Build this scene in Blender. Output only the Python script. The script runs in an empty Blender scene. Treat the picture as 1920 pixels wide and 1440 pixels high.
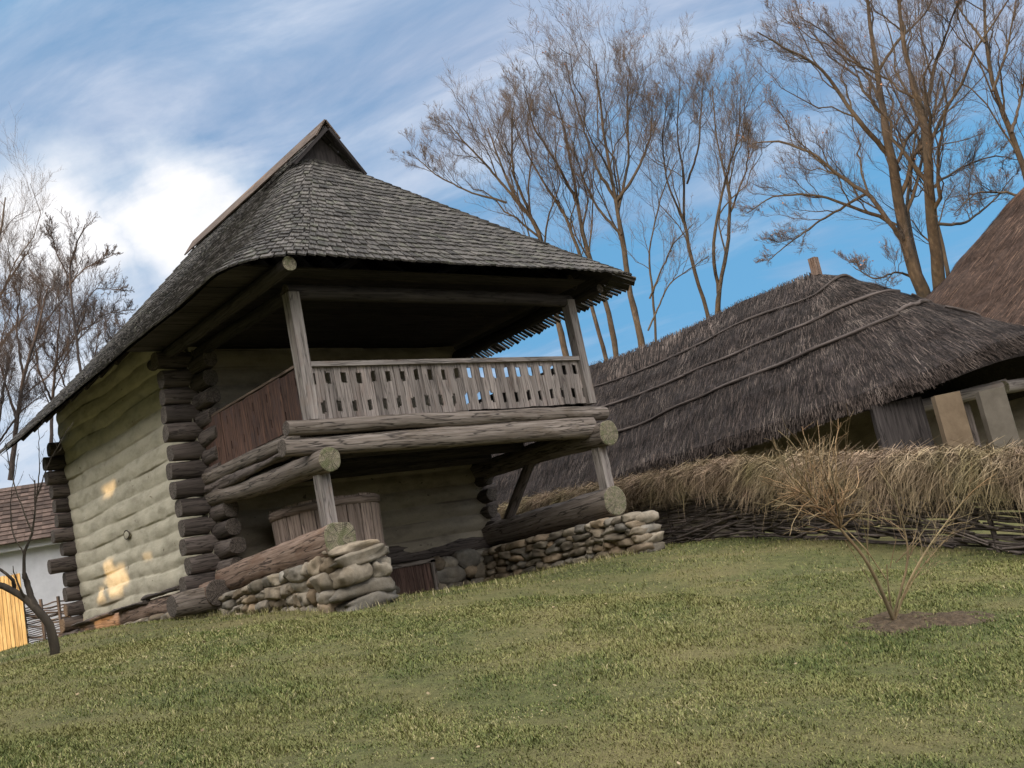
import bpy, math
import numpy as np
from mathutils import Matrix, Vector
rng = np.random.default_rng(7)
R_ = math.radians
SC = bpy.context.scene
COL = SC.collection

# ------------------------------------------------------------------ camera, sky, sun, exposure
F_PX = 1965.744; ROLL = .2008; PITCH = .1822; YAW = .7218
CAM = np.array([-7.413, -12.749, -2.706])
FW = np.array([math.sin(YAW)*math.cos(PITCH), math.cos(YAW)*math.cos(PITCH), math.sin(PITCH)])
_r0 = np.array([math.cos(YAW), -math.sin(YAW), 0.]); _u0 = np.cross(_r0, FW)
RT = math.cos(ROLL)*_r0 - math.sin(ROLL)*_u0
UP = math.sin(ROLL)*_r0 + math.cos(ROLL)*_u0
cam = bpy.data.cameras.new('camera'); cam_o = bpy.data.objects.new('camera', cam); COL.objects.link(cam_o)
cam.sensor_width = 36; cam.lens = F_PX/1920*36; cam.clip_start = .05; cam.clip_end = 3000
cam_o.matrix_world = Matrix(((RT[0], UP[0], -FW[0], CAM[0]), (RT[1], UP[1], -FW[1], CAM[1]), (RT[2], UP[2], -FW[2], CAM[2]), (0, 0, 0, 1)))
SC.camera = cam_o

SUN_AZ = R_(262.0)     # clockwise from +Y
SUN_EL = R_(8.0)
SUN = np.array([math.sin(SUN_AZ)*math.cos(SUN_EL), math.cos(SUN_AZ)*math.cos(SUN_EL), math.sin(SUN_EL)])
sl = bpy.data.lights.new('sun', 'SUN'); sl.energy = 3.5; sl.angle = R_(.55); sl.color = (1.0, .66, .33)
so = bpy.data.objects.new('sun', sl); COL.objects.link(so)
so.rotation_euler = Vector(SUN).to_track_quat('Z', 'Y').to_euler(); so.location = (-20, -10, 30)
SC.view_settings.view_transform = 'Standard'; SC.view_settings.look = 'None'
SC.view_settings.exposure = 0.52; SC.view_settings.gamma = 1

def node(nt, typ, **kw):
    n = nt.nodes.new(typ)
    for k, v in kw.items():
        if k.startswith('i_'):
            key = k[2:]
            n.inputs[int(key) if key.isdigit() else key.replace('_', ' ')].default_value = v
        else: setattr(n, k, v)
    return n
def ramp(nt, fac, stops, interp='LINEAR'):
    r = nt.nodes.new('ShaderNodeValToRGB'); cr = r.color_ramp; cr.interpolation = interp
    while len(cr.elements) < len(stops): cr.elements.new(.5)
    for e, (p, c) in zip(cr.elements, stops):
        e.position = p; e.color = (c, c, c, 1) if isinstance(c, (int, float)) else (*c, 1)
    nt.links.new(fac, r.inputs[0]); return r.outputs[0]
def mth(nt, op, a, b=None, c=None, clamp=False):
    n = nt.nodes.new('ShaderNodeMath'); n.operation = op; n.use_clamp = clamp
    for i, v in enumerate((a, b, c)):
        if v is None: continue
        if isinstance(v, (int, float)): n.inputs[i].default_value = v
        else: nt.links.new(v, n.inputs[i])
    return n.outputs[0]
def mix(nt, fac, a, b, mode='MIX'):
    n = nt.nodes.new('ShaderNodeMix'); n.data_type = 'RGBA'; n.blend_type = mode
    for i, v in ((0, fac), (6, a), (7, b)):
        if isinstance(v, (int, float)): n.inputs[i].default_value = v
        elif isinstance(v, tuple): n.inputs[i].default_value = (*v, 1)
        else: nt.links.new(v, n.inputs[i])
    return n.outputs[2]

world = bpy.data.worlds.new('World'); SC.world = world; world.use_nodes = True
nt = world.node_tree; nt.nodes.clear()
sky = node(nt, 'ShaderNodeTexSky', sky_type='NISHITA', sun_disc=False, sun_elevation=SUN_EL, sun_rotation=SUN_AZ,
           altitude=200, air_density=1.0, dust_density=.6, ozone_density=2.5)
geo = node(nt, 'ShaderNodeTexCoord')
sep = node(nt, 'ShaderNodeSeparateXYZ'); nt.links.new(geo.outputs['Generated'], sep.inputs[0])
# direction projected onto a flat cloud deck
zc = mth(nt, 'MAXIMUM', sep.outputs[2], .02); zc = mth(nt, 'ADD', zc, .16)
cmb = node(nt, 'ShaderNodeCombineXYZ')
nt.links.new(mth(nt, 'DIVIDE', sep.outputs[0], zc), cmb.inputs[0]); nt.links.new(mth(nt, 'DIVIDE', sep.outputs[1], zc), cmb.inputs[1])
mp = node(nt, 'ShaderNodeMapping'); mp.inputs['Rotation'].default_value = (0, 0, 0); mp.inputs['Scale'].default_value = (.6, 1.3, 1); mp.inputs['Location'].default_value = (1.3, .4, 0)
vr = node(nt, 'ShaderNodeVectorRotate', rotation_type='Z_AXIS'); vr.inputs['Angle'].default_value = R_(58); nt.links.new(cmb.outputs[0], vr.inputs[0])
nt.links.new(vr.outputs[0], mp.inputs[0])
n1 = node(nt, 'ShaderNodeTexNoise', i_Scale=1.1, i_Detail=9, i_Roughness=.56, i_Distortion=.35); nt.links.new(mp.outputs[0], n1.inputs[0])
n2 = node(nt, 'ShaderNodeTexNoise', i_Scale=.45, i_Detail=4, i_Roughness=.5); nt.links.new(mp.outputs[0], n2.inputs[0])
wn = node(nt, 'ShaderNodeTexNoise', i_Scale=5.5, i_Detail=7, i_Roughness=.58); nt.links.new(geo.outputs['Generated'], wn.inputs[0])
ws = node(nt, 'ShaderNodeVectorMath', operation='MULTIPLY_ADD'); nt.links.new(wn.outputs['Color'], ws.inputs[0]); ws.inputs[1].default_value = (.15, .13, .10); nt.links.new(geo.outputs['Generated'], ws.inputs[2])
ws2 = node(nt, 'ShaderNodeVectorMath', operation='SUBTRACT'); nt.links.new(ws.outputs[0], ws2.inputs[0]); ws2.inputs[1].default_value = (.075, .065, .05)
WARP = node(nt, 'ShaderNodeVectorMath', operation='NORMALIZE'); nt.links.new(ws2.outputs[0], WARP.inputs[0])
def blob(px, py, inner, outer):
    d = FW + RT*(px-960)/F_PX - UP*(py-720)/F_PX; d /= np.linalg.norm(d)
    dp = node(nt, 'ShaderNodeVectorMath', operation='DOT_PRODUCT'); dp.inputs[1].default_value = d
    nt.links.new(WARP.outputs[0], dp.inputs[0])
    mr = node(nt, 'ShaderNodeMapRange', interpolation_type='SMOOTHSTEP'); nt.links.new(dp.outputs['Value'], mr.inputs[0])
    mr.inputs[1].default_value = math.cos(R_(outer)); mr.inputs[2].default_value = math.cos(R_(inner)); return mr.outputs[0]
bank = mth(nt, 'MAXIMUM', mth(nt, 'MAXIMUM', blob(110, 450, .5, 6.0), blob(330, 420, .3, 5.0)), mth(nt, 'MULTIPLY', blob(20, 640, 2, 10), .75))   # the bright bank of cloud low in the left of the sky
clear = mth(nt, 'MAXIMUM', blob(1250, 520, 3, 15), blob(1750, 420, 2, 12))       # the clear patch over the thatched roofs
n3 = node(nt, 'ShaderNodeTexNoise', i_Scale=3.2, i_Detail=10, i_Roughness=.6, i_Distortion=.5); nt.links.new(mp.outputs[0], n3.inputs[0])
bank = ramp(nt, mth(nt, 'ADD', mth(nt, 'MULTIPLY', bank, .8), mth(nt, 'SUBTRACT', mth(nt, 'MULTIPLY', n3.outputs[0], .6), .3)), [(.03, 0.), (.78, 1.)])
cov = mth(nt, 'ADD', mth(nt, 'ADD', mth(nt, 'MULTIPLY', n1.outputs[0], .50), mth(nt, 'MULTIPLY', n2.outputs[0], .45)), mth(nt, 'MULTIPLY', n3.outputs[0], .2))
cov = mth(nt, 'SUBTRACT', cov, mth(nt, 'MULTIPLY', clear, .12))
cmask = ramp(nt, cov, [(.45, 0.), (.55, .6), (.66, 1.)])
skyc = mix(nt, 1.0, sky.outputs[0], (.9, 1.05, 1.25), 'MULTIPLY')
SKY_BLUE = mix(nt, .80, skyc, (1.3, 3.6, 6.1))
dens = ramp(nt, n3.outputs[0], [(.36, (2.2, 3.1, 4.8)), (.50, (3.5, 4.2, 5.7)), (.66, (5.2, 5.7, 6.9))])
cloudc = mix(nt, bank, dens, (9.0, 8.9, 9.0))
col = mix(nt, mth(nt, 'MAXIMUM', mth(nt, 'MULTIPLY', cmask, .9), mth(nt, 'MULTIPLY', bank, .97)), SKY_BLUE, cloudc)
# bright patch added high in the unseen sky to fill the shade
dp = node(nt, 'ShaderNodeVectorMath', operation='DOT_PRODUCT'); dp.inputs[1].default_value = (-.42, -.34, .84); nt.links.new(geo.outputs['Generated'], dp.inputs[0])
mr = node(nt, 'ShaderNodeMapRange', interpolation_type='SMOOTHSTEP'); nt.links.new(dp.outputs['Value'], mr.inputs[0]); mr.inputs[1].default_value = .18; mr.inputs[2].default_value = .92
col = mix(nt, mr.outputs[0], col, (33., 32., 31.))
bg = node(nt, 'ShaderNodeBackground', i_Strength=.085); nt.links.new(col, bg.inputs[0])
wo = node(nt, 'ShaderNodeOutputWorld'); nt.links.new(bg.outputs[0], wo.inputs[0])

# ------------------------------------------------------------------ helpers
def ray(px, py): return FW + RT*(px-960)/F_PX - UP*(py-720)/F_PX
def at(px, py, D): return CAM + ray(px, py)*D
def onX(px, py, X): d = ray(px, py); return CAM + d*(X-CAM[0])/d[0]
def onY(px, py, Y): d = ray(px, py); return CAM + d*(Y-CAM[1])/d[1]
def V(*a): return np.array(a, float)
def nrm(v):
    v = np.asarray(v, float); return v/np.maximum(np.linalg.norm(v, axis=-1, keepdims=True), 1e-9)
_perm = rng.random((64, 64, 64)).astype(np.float32)
def vnoise(p):
    p = np.asarray(p, float); i = np.floor(p).astype(int); f = p-i; f = f*f*(3-2*f); out = 0
    for dx in (0, 1):
        for dy in (0, 1):
            for dz in (0, 1):
                w = (f[..., 0] if dx else 1-f[..., 0])*(f[..., 1] if dy else 1-f[..., 1])*(f[..., 2] if dz else 1-f[..., 2])
                out = out + w*_perm[(i[..., 0]+dx) & 63, (i[..., 1]+dy) & 63, (i[..., 2]+dz) & 63]
    return out*2-1
def fbm(p, o=3): return sum(vnoise(np.asarray(p)*2.03**k+17.3*k)*.5**k for k in range(o))

class MB:
    """collects geometry of one mesh: vertices, faces (-1 pads a triangle), a local grain vector, a random value, a material slot"""
    def __init__(s): s.v = []; s.f = []; s.l = []; s.r = []; s.m = []; s.sm = []; s.n = 0
    def add(s, v, f, loc=None, rnd=None, mat=0, smooth=False):
        v = np.asarray(v, float).reshape(-1, 3); f = np.asarray(f, int)
        if f.shape[1] == 3: f = np.c_[f, -np.ones(len(f), int)]
        f = np.where(f >= 0, f+s.n, -1)
        s.v.append(v); s.f.append(f); s.n += len(v)
        s.l.append(v if loc is None else np.asarray(loc, float).reshape(-1, 3))
        if rnd is None: rnd = rng.random()
        s.r.append(np.broadcast_to(np.asarray(rnd, float), (len(v),)))
        s.m.append(np.full(len(f), mat)); s.sm.append(np.full(len(f), smooth))
        return s
    def box(s, c, half, ax=None, rnd=None, mat=0, taper=None):
        half = np.asarray(half, float); ax = np.eye(3) if ax is None else np.asarray(ax, float)
        sg = np.array([[x, y, z] for x in (-1, 1) for y in (-1, 1) for z in (-1, 1)], float)
        lo = sg*half
        if taper: lo = lo*np.where(sg[:, [int(taper[0])]] > 0, np.array(taper[1]), 1.)
        v = np.asarray(c, float) + lo@ax
        k = int(np.argmax(half)); o = [k]+[i for i in range(3) if i != k]
        F = [[0, 1, 3, 2], [4, 6, 7, 5], [0, 4, 5, 1], [2, 3, 7, 6], [0, 2, 6, 4], [1, 5, 7, 3]]
        return s.add(v, F, lo[:, o]+rng.random(3)*9, rnd, mat)
    def boxes(s, c, ax, half, rnd):
        """many boxes at once: c (n,3) ax (n,3,3) half (n,3)"""
        sg = np.array([[x, y, z] for x in (-1, 1) for y in (-1, 1) for z in (-1, 1)], float)
        lo = sg[None]*half[:, None, :]; v = c[:, None, :]+np.einsum('nij,njk->nik', lo, ax)
        F = np.array([[0, 1, 3, 2], [4, 6, 7, 5], [0, 4, 5, 1], [2, 3, 7, 6], [0, 2, 6, 4], [1, 5, 7, 3]])
        n = len(c); f = (F[None]+8*np.arange(n)[:, None, None]).reshape(-1, 4)
        loc = lo+rng.random((n, 1, 3))*30
        return s.add(v.reshape(-1, 3), f, loc.reshape(-1, 3), np.repeat(rnd, 8))
    def tube(s, pts, rad, n=12, cap=True, rnd=None, mat=0, capmat=None, rough=.0, squash=None, seg=None, flat=None, smooth=True):
        pts = np.asarray(pts, float)
        if seg:
            t = np.linspace(0, len(pts)-1, seg); i = np.minimum(t.astype(int), len(pts)-2); fr = (t-i)[:, None]
            rad = np.broadcast_to(np.asarray(rad, float), (len(pts),)); rad = rad[i]*(1-fr[:, 0])+rad[i+1]*fr[:, 0]
            pts = pts[i]*(1-fr)+pts[i+1]*fr
        K = len(pts); rad = np.broadcast_to(np.asarray(rad, float), (K,)).copy()
        tg = nrm(np.gradient(pts, axis=0)); ref = V(0, 0, 1) if abs(tg[0][2]) < .9 else V(1, 0, 0)
        a = nrm(np.cross(ref, tg)); b = np.cross(tg, a)
        th = np.linspace(0, 2*np.pi, n, endpoint=False)
        al = np.r_[0, np.cumsum(np.linalg.norm(np.diff(pts, axis=0), axis=1))]
        cs = np.cos(th)[None, :, None]; sn = np.sin(th)[None, :, None]
        rr = np.repeat(rad[:, None], n, 1); off = rng.random(3)*40
        if rough:
            q = np.stack([np.repeat(al[:, None], n, 1)*2.2, np.cos(th)[None]*np.ones((K, 1))*1.3, np.sin(th)[None]*np.ones((K, 1))*1.3], -1)+off
            rr = rr*(1+rough*fbm(q, 3))
        if flat is not None: # hewn flats: superellipse
            p = flat; rr = rr/((np.abs(np.cos(th))**p+np.abs(np.sin(th))**p)**(1/p))[None]
        sq = (1, 1) if squash is None else squash
        v = pts[:, None, :]+a[:, None, :]*cs*rr[..., None]*sq[0]+b[:, None, :]*sn*rr[..., None]*sq[1]
        loc = np.stack([np.repeat(al[:, None], n, 1), np.cos(th)[None]*rr, np.sin(th)[None]*rr], -1)+np.r_[off[0], 0, 0]
        i = np.arange(K-1)[:, None]; j = np.arange(n)[None]; jn = (j+1) % n
        f = np.stack([i*n+j, i*n+jn, (i+1)*n+jn, (i+1)*n+j], -1).reshape(-1, 4)
        rnd = rng.random() if rnd is None else rnd
        s.add(v.reshape(-1, 3), f, loc.reshape(-1, 3), rnd, mat, smooth)
        if cap:
            for e, sgn in ((0, -1), (K-1, 1)):
                ring = v[e]; c = pts[e]; ins = c+(ring-c)*.93+tg[e]*sgn*rad[e]*.05
                vv = np.vstack([ring, ins, (c+tg[e]*sgn*rad[e]*.06)[None]])
                lo = np.vstack([loc[e], loc[e]*[1, .93, .93], np.r_[loc[e][0, 0], 0, 0][None]])
                j = np.arange(n); jn = (j+1) % n
                q = np.c_[j, jn, n+jn, n+j]; t = np.c_[n+j, n+jn, np.full(n, 2*n), -np.ones(n, int)]
                fs = np.vstack([q, t])
                if sgn < 0: fs = np.where(fs[:, :1] >= 0, np.c_[fs[:, 1], fs[:, 0], np.where(fs[:, 3] < 0, fs[:, 2], fs[:, 3]), np.where(fs[:, 3] < 0, -1, fs[:, 2])], fs)
                s.add(vv, fs, lo, rnd, mat if capmat is None else capmat, False)
        return s
    def tubes(s, P, Rd, sides=3, rnd=None, mat=0):
        """many tubes: P (N,K,3) Rd (N,K)"""
        N, K, _ = P.shape
        if N == 0: return s
        tg = np.gradient(P, axis=1) if K > 2 else np.repeat((P[:, 1:]-P[:, :1]), 2, 1)
        tg = nrm(tg); ref = np.where(np.abs(tg[:, :1, 2:3]) < .9, V(0, 0, 1), V(1, 0, 0))
        a = nrm(np.cross(np.broadcast_to(ref, tg.shape), tg)); b = np.cross(tg, a)
        th = np.linspace(0, 2*np.pi, sides, endpoint=False)
        v = P[:, :, None]+(a[:, :, None]*np.cos(th)[:, None]+b[:, :, None]*np.sin(th)[:, None])*Rd[:, :, None, None]
        i = np.arange(K-1)[:, None]; j = np.arange(sides)[None]; jn = (j+1) % sides
        f = np.stack([i*sides+j, i*sides+jn, (i+1)*sides+jn, (i+1)*sides+j], -1).reshape(-1, 4)
        f = (f[None]+K*sides*np.arange(N)[:, None, None]).reshape(-1, 4)
        rnd = rng.random(N) if rnd is None else rnd
        return s.add(v.reshape(-1, 3), f, None, np.repeat(rnd, K*sides), mat, True)
    def ribbons(s, P, Wd, side, rnd=None, mat=0):
        """many flat strips: P (N,K,3), Wd (N,K) half widths, side (N,3)"""
        N, K, _ = P.shape
        off = side[:, None, :]*Wd[..., None]
        v = np.stack([P-off, P+off], 2)
        i = np.arange(K-1); f = np.stack([i*2, i*2+1, i*2+3, i*2+2], -1)
        f = (f[None]+2*K*np.arange(N)[:, None, None]).reshape(-1, 4)
        rnd = rng.random(N) if rnd is None else rnd
        return s.add(v.reshape(-1, 3), f, None, np.repeat(rnd, 2*K), mat, False)
    def grid(s, X, Y, Z, loc=None, rnd=None, mat=0, smooth=True, flip=False):
        v = np.stack([X, Y, Z], -1); a, b = X.shape
        i = np.arange(a-1)[:, None]; j = np.arange(b-1)[None]
        f = np.stack([i*b+j, i*b+j+1, (i+1)*b+j+1, (i+1)*b+j], -1).reshape(-1, 4)
        if flip: f = f[:, ::-1]
        return s.add(v.reshape(-1, 3), f, None if loc is None else loc.reshape(-1, 3), 0. if rnd is None else rnd, mat, smooth)
    def prism(s, poly, ax, org, thick, rnd=None, mat=0):
        """2-D outline (a,b) extruded: ax rows = dir a, dir b, normal"""
        poly = np.asarray(poly, float); n = len(poly); ax = np.asarray(ax, float)
        a = org+poly@ax[:2]; b = a+ax[2]*thick
        o = rng.random(3)*20
        lo = np.c_[poly[:, 1], poly[:, 0], np.zeros(n)]; lo = np.vstack([lo, lo+[0, 0, thick]])+o
        me_v = np.vstack([a, b]); j = np.arange(n); jn = (j+1) % n
        s.add(me_v, np.c_[j, jn, n+jn, n+j], lo, rnd, mat)
        s.ng = getattr(s, 'ng', []); base = s.n-2*n
        s.ng.append((list(base+j[::-1]), mat)); s.ng.append((list(base+n+j), mat))
        return s
    def stone(s, c, half, ax=None, rnd=None, amp=.16, p=None, mat=0):
        nu, nv = 20, 13
        p = rng.uniform(2.2, 3.8) if p is None else p
        u = np.linspace(0, 2*np.pi, nu, endpoint=False); w = np.linspace(-np.pi/2, np.pi/2, nv)
        pw = lambda x: np.sign(x)*np.abs(x)**(2/p)
        d = np.stack([pw(np.cos(w))[:, None]*pw(np.cos(u))[None], pw(np.cos(w))[:, None]*pw(np.sin(u))[None], pw(np.sin(w))[:, None]*np.ones((1, nu))], -1)
        d = d*(1+1.35*amp*fbm(d*1.3+rng.random(3)*50, 4))[..., None]
        lo = d*np.asarray(half); ax = np.eye(3) if ax is None else np.asarray(ax)
        v = np.asarray(c)+lo.reshape(-1, 3)@ax
        i = np.arange(nv-1)[:, None]; j = np.arange(nu)[None]; jn = (j+1) % nu
        f = np.stack([i*nu+j, i*nu+jn, (i+1)*nu+jn, (i+1)*nu+j], -1).reshape(-1, 4)
        return s.add(v, f, lo.reshape(-1, 3)+rng.random(3)*30, rnd, mat, True)
    def build(s, name, mats, parent=None, kind=None):
        me = bpy.data.meshes.new(name)
        v = np.vstack(s.v); f = np.vstack(s.f); mi = np.concatenate(s.m); sm = np.concatenate(s.sm)
        tot = np.where(f[:, 3] < 0, 3, 4); lv = f.ravel(); lv = lv[lv >= 0]
        for ids, m in getattr(s, 'ng', []):
            lv = np.r_[lv, ids]; tot = np.r_[tot, len(ids)]; mi = np.r_[mi, m]; sm = np.r_[sm, False]
        st = np.r_[0, np.cumsum(tot)[:-1]]
        me.vertices.add(len(v)); me.vertices.foreach_set('co', v.astype(np.float32).ravel())
        me.loops.add(len(lv)); me.loops.foreach_set('vertex_index', lv.astype(np.int32))
        me.polygons.add(len(tot)); me.polygons.foreach_set('loop_start', st.astype(np.int32))
        me.polygons.foreach_set('material_index', mi.astype(np.int32)); me.polygons.foreach_set('use_smooth', sm.astype(bool))
        me.update(calc_edges=True)
        a = me.attributes.new('loc', 'FLOAT_VECTOR', 'POINT'); a.data.foreach_set('vector', np.vstack(s.l).astype(np.float32).ravel())
        a = me.attributes.new('rnd', 'FLOAT', 'POINT'); a.data.foreach_set('value', np.concatenate(s.r).astype(np.float32))
        for m in (mats if isinstance(mats, (list, tuple)) else [mats]): me.materials.append(m)
        o = bpy.data.objects.new(name, me); COL.objects.link(o)
        if parent is not None: o.parent = parent; o.matrix_parent_inverse = Matrix.Translation(-world_loc(parent))
        if kind: o['kind'] = kind
        return o
def world_loc(o):
    l = Vector(o.location); 
    while o.parent is not None and o.type == 'EMPTY': o = o.parent; l = l+Vector(o.location)
    return l
def tag(o, label, cat, group=None, kind=None):
    o['label'] = label; o['category'] = cat
    if group: o['group'] = group
    if kind: o['kind'] = kind
    return o
def thing(name, loc, label, cat, group=None):
    o = bpy.data.objects.new(name, None); COL.objects.link(o); o.location = Vector(tuple(loc)); o.empty_display_size = .2
    return tag(o, label, cat, group)

# ------------------------------------------------------------------ materials
def mat_base(name):
    m = bpy.data.materials.new(name); m.use_nodes = True; nt = m.node_tree; nt.nodes.clear()
    b = node(nt, 'ShaderNodeBsdfPrincipled'); o = node(nt, 'ShaderNodeOutputMaterial'); nt.links.new(b.outputs[0], o.inputs[0])
    loc = node(nt, 'ShaderNodeAttribute', attribute_name='loc').outputs['Vector']
    rnd = node(nt, 'ShaderNodeAttribute', attribute_name='rnd').outputs['Fac']
    b.inputs['Specular IOR Level'].default_value = .25
    return m, nt, b, loc, rnd
def noise(nt, vec, scale, sc=(1, 1, 1), detail=5, rough=.6, dist=0):
    mp = node(nt, 'ShaderNodeMapping'); mp.inputs['Scale'].default_value = sc; nt.links.new(vec, mp.inputs[0])
    n = node(nt, 'ShaderNodeTexNoise', i_Scale=scale, i_Detail=detail, i_Roughness=rough, i_Distortion=dist); nt.links.new(mp.outputs[0], n.inputs[0])
    return n.outputs[0]
def bump(nt, b, h, strength, dist):
    n = node(nt, 'ShaderNodeBump', i_Strength=strength, i_Distance=dist); nt.links.new(h, n.inputs['Height']); nt.links.new(n.outputs[0], b.inputs['Normal'])
def wood(name, dark, mid, light, rough=.85, var=.5, grain=26, cracks=.6, stain=None, bstr=.6):
    m, nt, b, loc, rnd = mat_base(name)
    g = noise(nt, loc, 1, (1.3, grain, grain), 6, .65, .3)
    big = noise(nt, loc, 1, (1.1, 3.5, 3.5), 4, .6)
    c = ramp(nt, g, [(.3, dark), (.5, mid), (.72, light)])
    c = mix(nt, ramp(nt, big, [(.35, 0.), (.65, .65)]), c, mix(nt, .55, c, dark))
    k = noise(nt, loc, 1, (.9, 11, 11), 3, .5, .2)
    crack = ramp(nt, mth(nt, 'ABSOLUTE', mth(nt, 'SUBTRACT', k, .5)), [(.0, 1.), (.014, .7), (.03, 0.)])
    c = mix(nt, mth(nt, 'MULTIPLY', crack, cracks), c, tuple(x*.25 for x in dark))
    if stain:
        sfac = ramp(nt, noise(nt, loc, 1, (2, 5, 5), 5, .65), [(.52, 0.), (.68, stain[1])])
        c = mix(nt, sfac, c, stain[0])
    vv = mth(nt, 'ADD', mth(nt, 'MULTIPLY', rnd, var), 1-var*.5)
    hsv = node(nt, 'ShaderNodeHueSaturation'); nt.links.new(vv, hsv.inputs['Value']); nt.links.new(c, hsv.inputs['Color'])
    nt.links.new(hsv.outputs[0], b.inputs['Base Color']); b.inputs['Roughness'].default_value = rough
    bump(nt, b, mth(nt, 'SUBTRACT', g, mth(nt, 'MULTIPLY', crack, .8)), bstr, .012)
    return m
def endgrain(name, a, c_, moss=None):
    m, nt, b, loc, rnd = mat_base(name)
    s = node(nt, 'ShaderNodeSeparateXYZ'); nt.links.new(loc, s.inputs[0])
    cb = node(nt, 'ShaderNodeCombineXYZ'); nt.links.new(s.outputs[1], cb.inputs[0]); nt.links.new(s.outputs[2], cb.inputs[1]); nt.links.new(mth(nt, 'MULTIPLY', rnd, 50), cb.inputs[2])
    ln = node(nt, 'ShaderNodeVectorMath', operation='LENGTH')
    cb2 = node(nt, 'ShaderNodeCombineXYZ'); nt.links.new(s.outputs[1], cb2.inputs[0]); nt.links.new(s.outputs[2], cb2.inputs[1]); nt.links.new(cb2.outputs[0], ln.inputs[0])
    w = noise(nt, cb.outputs[0], 9, detail=4)
    ring = mth(nt, 'SINE', mth(nt, 'ADD', mth(nt, 'MULTIPLY', ln.outputs['Value'], 260), mth(nt, 'MULTIPLY', w, 14)))
    f = mth(nt, 'ADD', mth(nt, 'MULTIPLY', ring, .12), noise(nt, cb.outputs[0], 30, detail=5))
    c = ramp(nt, f, [(.3, a), (.7, c_)])
    nv = node(nt, 'ShaderNodeVectorMath', operation='NORMALIZE'); nt.links.new(cb2.outputs[0], nv.inputs[0])
    cb3 = node(nt, 'ShaderNodeVectorMath', operation='ADD'); nt.links.new(nv.outputs[0], cb3.inputs[0])
    cc = node(nt, 'ShaderNodeCombineXYZ'); nt.links.new(mth(nt, 'MULTIPLY', rnd, 37), cc.inputs[2]); nt.links.new(cc.outputs[0], cb3.inputs[1])
    sp = noise(nt, cb3.outputs[0], 2.6, detail=2)
    spl = ramp(nt, mth(nt, 'ABSOLUTE', mth(nt, 'SUBTRACT', sp, .5)), [(.0, 1.), (.03, .0)])
    c = mix(nt, mth(nt, 'MULTIPLY', spl, .85), c, tuple(x*.25 for x in a))
    if moss: c = mix(nt, ramp(nt, w, [(.45, 0.), (.62, .7)]), c, moss)
    nt.links.new(c, b.inputs['Base Color']); b.inputs['Roughness'].default_value = .95; bump(nt, b, f, .6, .02)
    return m
def simple(name, stops, scale=6, sc=(1, 1, 1), rough=.9, var=.4, bstr=.5, bdist=.02, vec='loc', detail=6, low=None):
    m, nt, b, loc, rnd = mat_base(name)
    v = loc
    if vec == 'obj': v = node(nt, 'ShaderNodeTexCoord').outputs['Object']
    n = noise(nt, v, scale, sc, detail, .62)
    c = ramp(nt, n, stops)
    if low: c = mix(nt, ramp(nt, noise(nt, v, low[0], detail=4), [(.42, 0.), (.66, low[2])]), c, low[1])
    vv = mth(nt, 'ADD', mth(nt, 'MULTIPLY', rnd, var), 1-var*.5)
    hsv = node(nt, 'ShaderNodeHueSaturation'); nt.links.new(vv, hsv.inputs['Value']); nt.links.new(c, hsv.inputs['Color'])
    nt.links.new(hsv.outputs[0], b.inputs['Base Color']); b.inputs['Roughness'].default_value = rough
    if bstr: bump(nt, b, n, bstr, bdist)
    return m
M = {}
M['shingle'] = wood('weathered_shingle', (.036, .032, .029), (.078, .07, .063), (.145, .131, .118), var=.8, grain=40, cracks=.4, stain=((.075, .085, .045), .4), bstr=.8)
M['ridge_board'] = wood('ridge_board', (.06, .042, .031), (.125, .09, .068), (.2, .15, .12), var=.4)
M['grey_wood'] = wood('grey_wood', (.12, .105, .095), (.27, .235, .215), (.40, .36, .335), var=.55, stain=((.2, .12, .08), .35))
M['board'] = wood('railing_board', (.12, .10, .09), (.245, .21, .19), (.36, .315, .29), var=.6, grain=34, stain=((.19, .12, .09), .3))
M['red_board'] = wood('red_brown_board', (.05, .03, .024), (.105, .06, .047), (.22, .115, .072), var=.6, grain=30, stain=((.075, .052, .05), .85))
M['beam'] = wood('beam_wood', (.09, .073, .06), (.20, .165, .14), (.33, .285, .25), var=.3, grain=30, cracks=.9, stain=((.10, .075, .05), .5))
M['sill'] = wood('sill_wood', (.09, .06, .045), (.21, .145, .11), (.34, .255, .205), var=.3, grain=26, cracks=.9, stain=((.13, .07, .04), .6))
M['dark_log'] = wood('dark_log', (.045, .036, .032), (.105, .085, .075), (.17, .14, .125), var=.6, grain=22, cracks=.7)
M['under'] = wood('shaded_underside_wood', (.024, .02, .02), (.05, .042, .04), (.085, .072, .068), var=.6)  # dark tone carries the shade below roof and balcony
M['vat'] = wood('vat_stave', (.14, .105, .085), (.31, .235, .195), (.44, .35, .29), var=.45, grain=24)
M['door'] = wood('door_board', (.05, .03, .025), (.11, .065, .05), (.17, .11, .085), var=.5)
M['gate'] = wood('pine_board', (.30, .19, .08), (.55, .40, .19), (.68, .52, .28), var=.25, grain=18, cracks=.3, bstr=.3)
M['end'] = endgrain('end_grain', (.10, .085, .06), (.27, .235, .165), (.10, .11, .05))
M['end_dark'] = endgrain('end_grain_dark', (.05, .04, .035), (.15, .125, .105))
M['stone'] = simple('field_stone', [(.25, (.10, .088, .074)), (.5, (.215, .19, .155)), (.75, (.33, .295, .245))], 5, var=.8, bstr=.8, bdist=.03, low=(2.2, (.26, .19, .11), .3))
_m = M['stone']; _nt = _m.node_tree; _b = [n for n in _nt.nodes if n.type == 'BSDF_PRINCIPLED'][0]; _lk = _b.inputs['Base Color'].links[0].from_socket
_rn = node(_nt, 'ShaderNodeAttribute', attribute_name='rnd').outputs['Fac']
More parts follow.
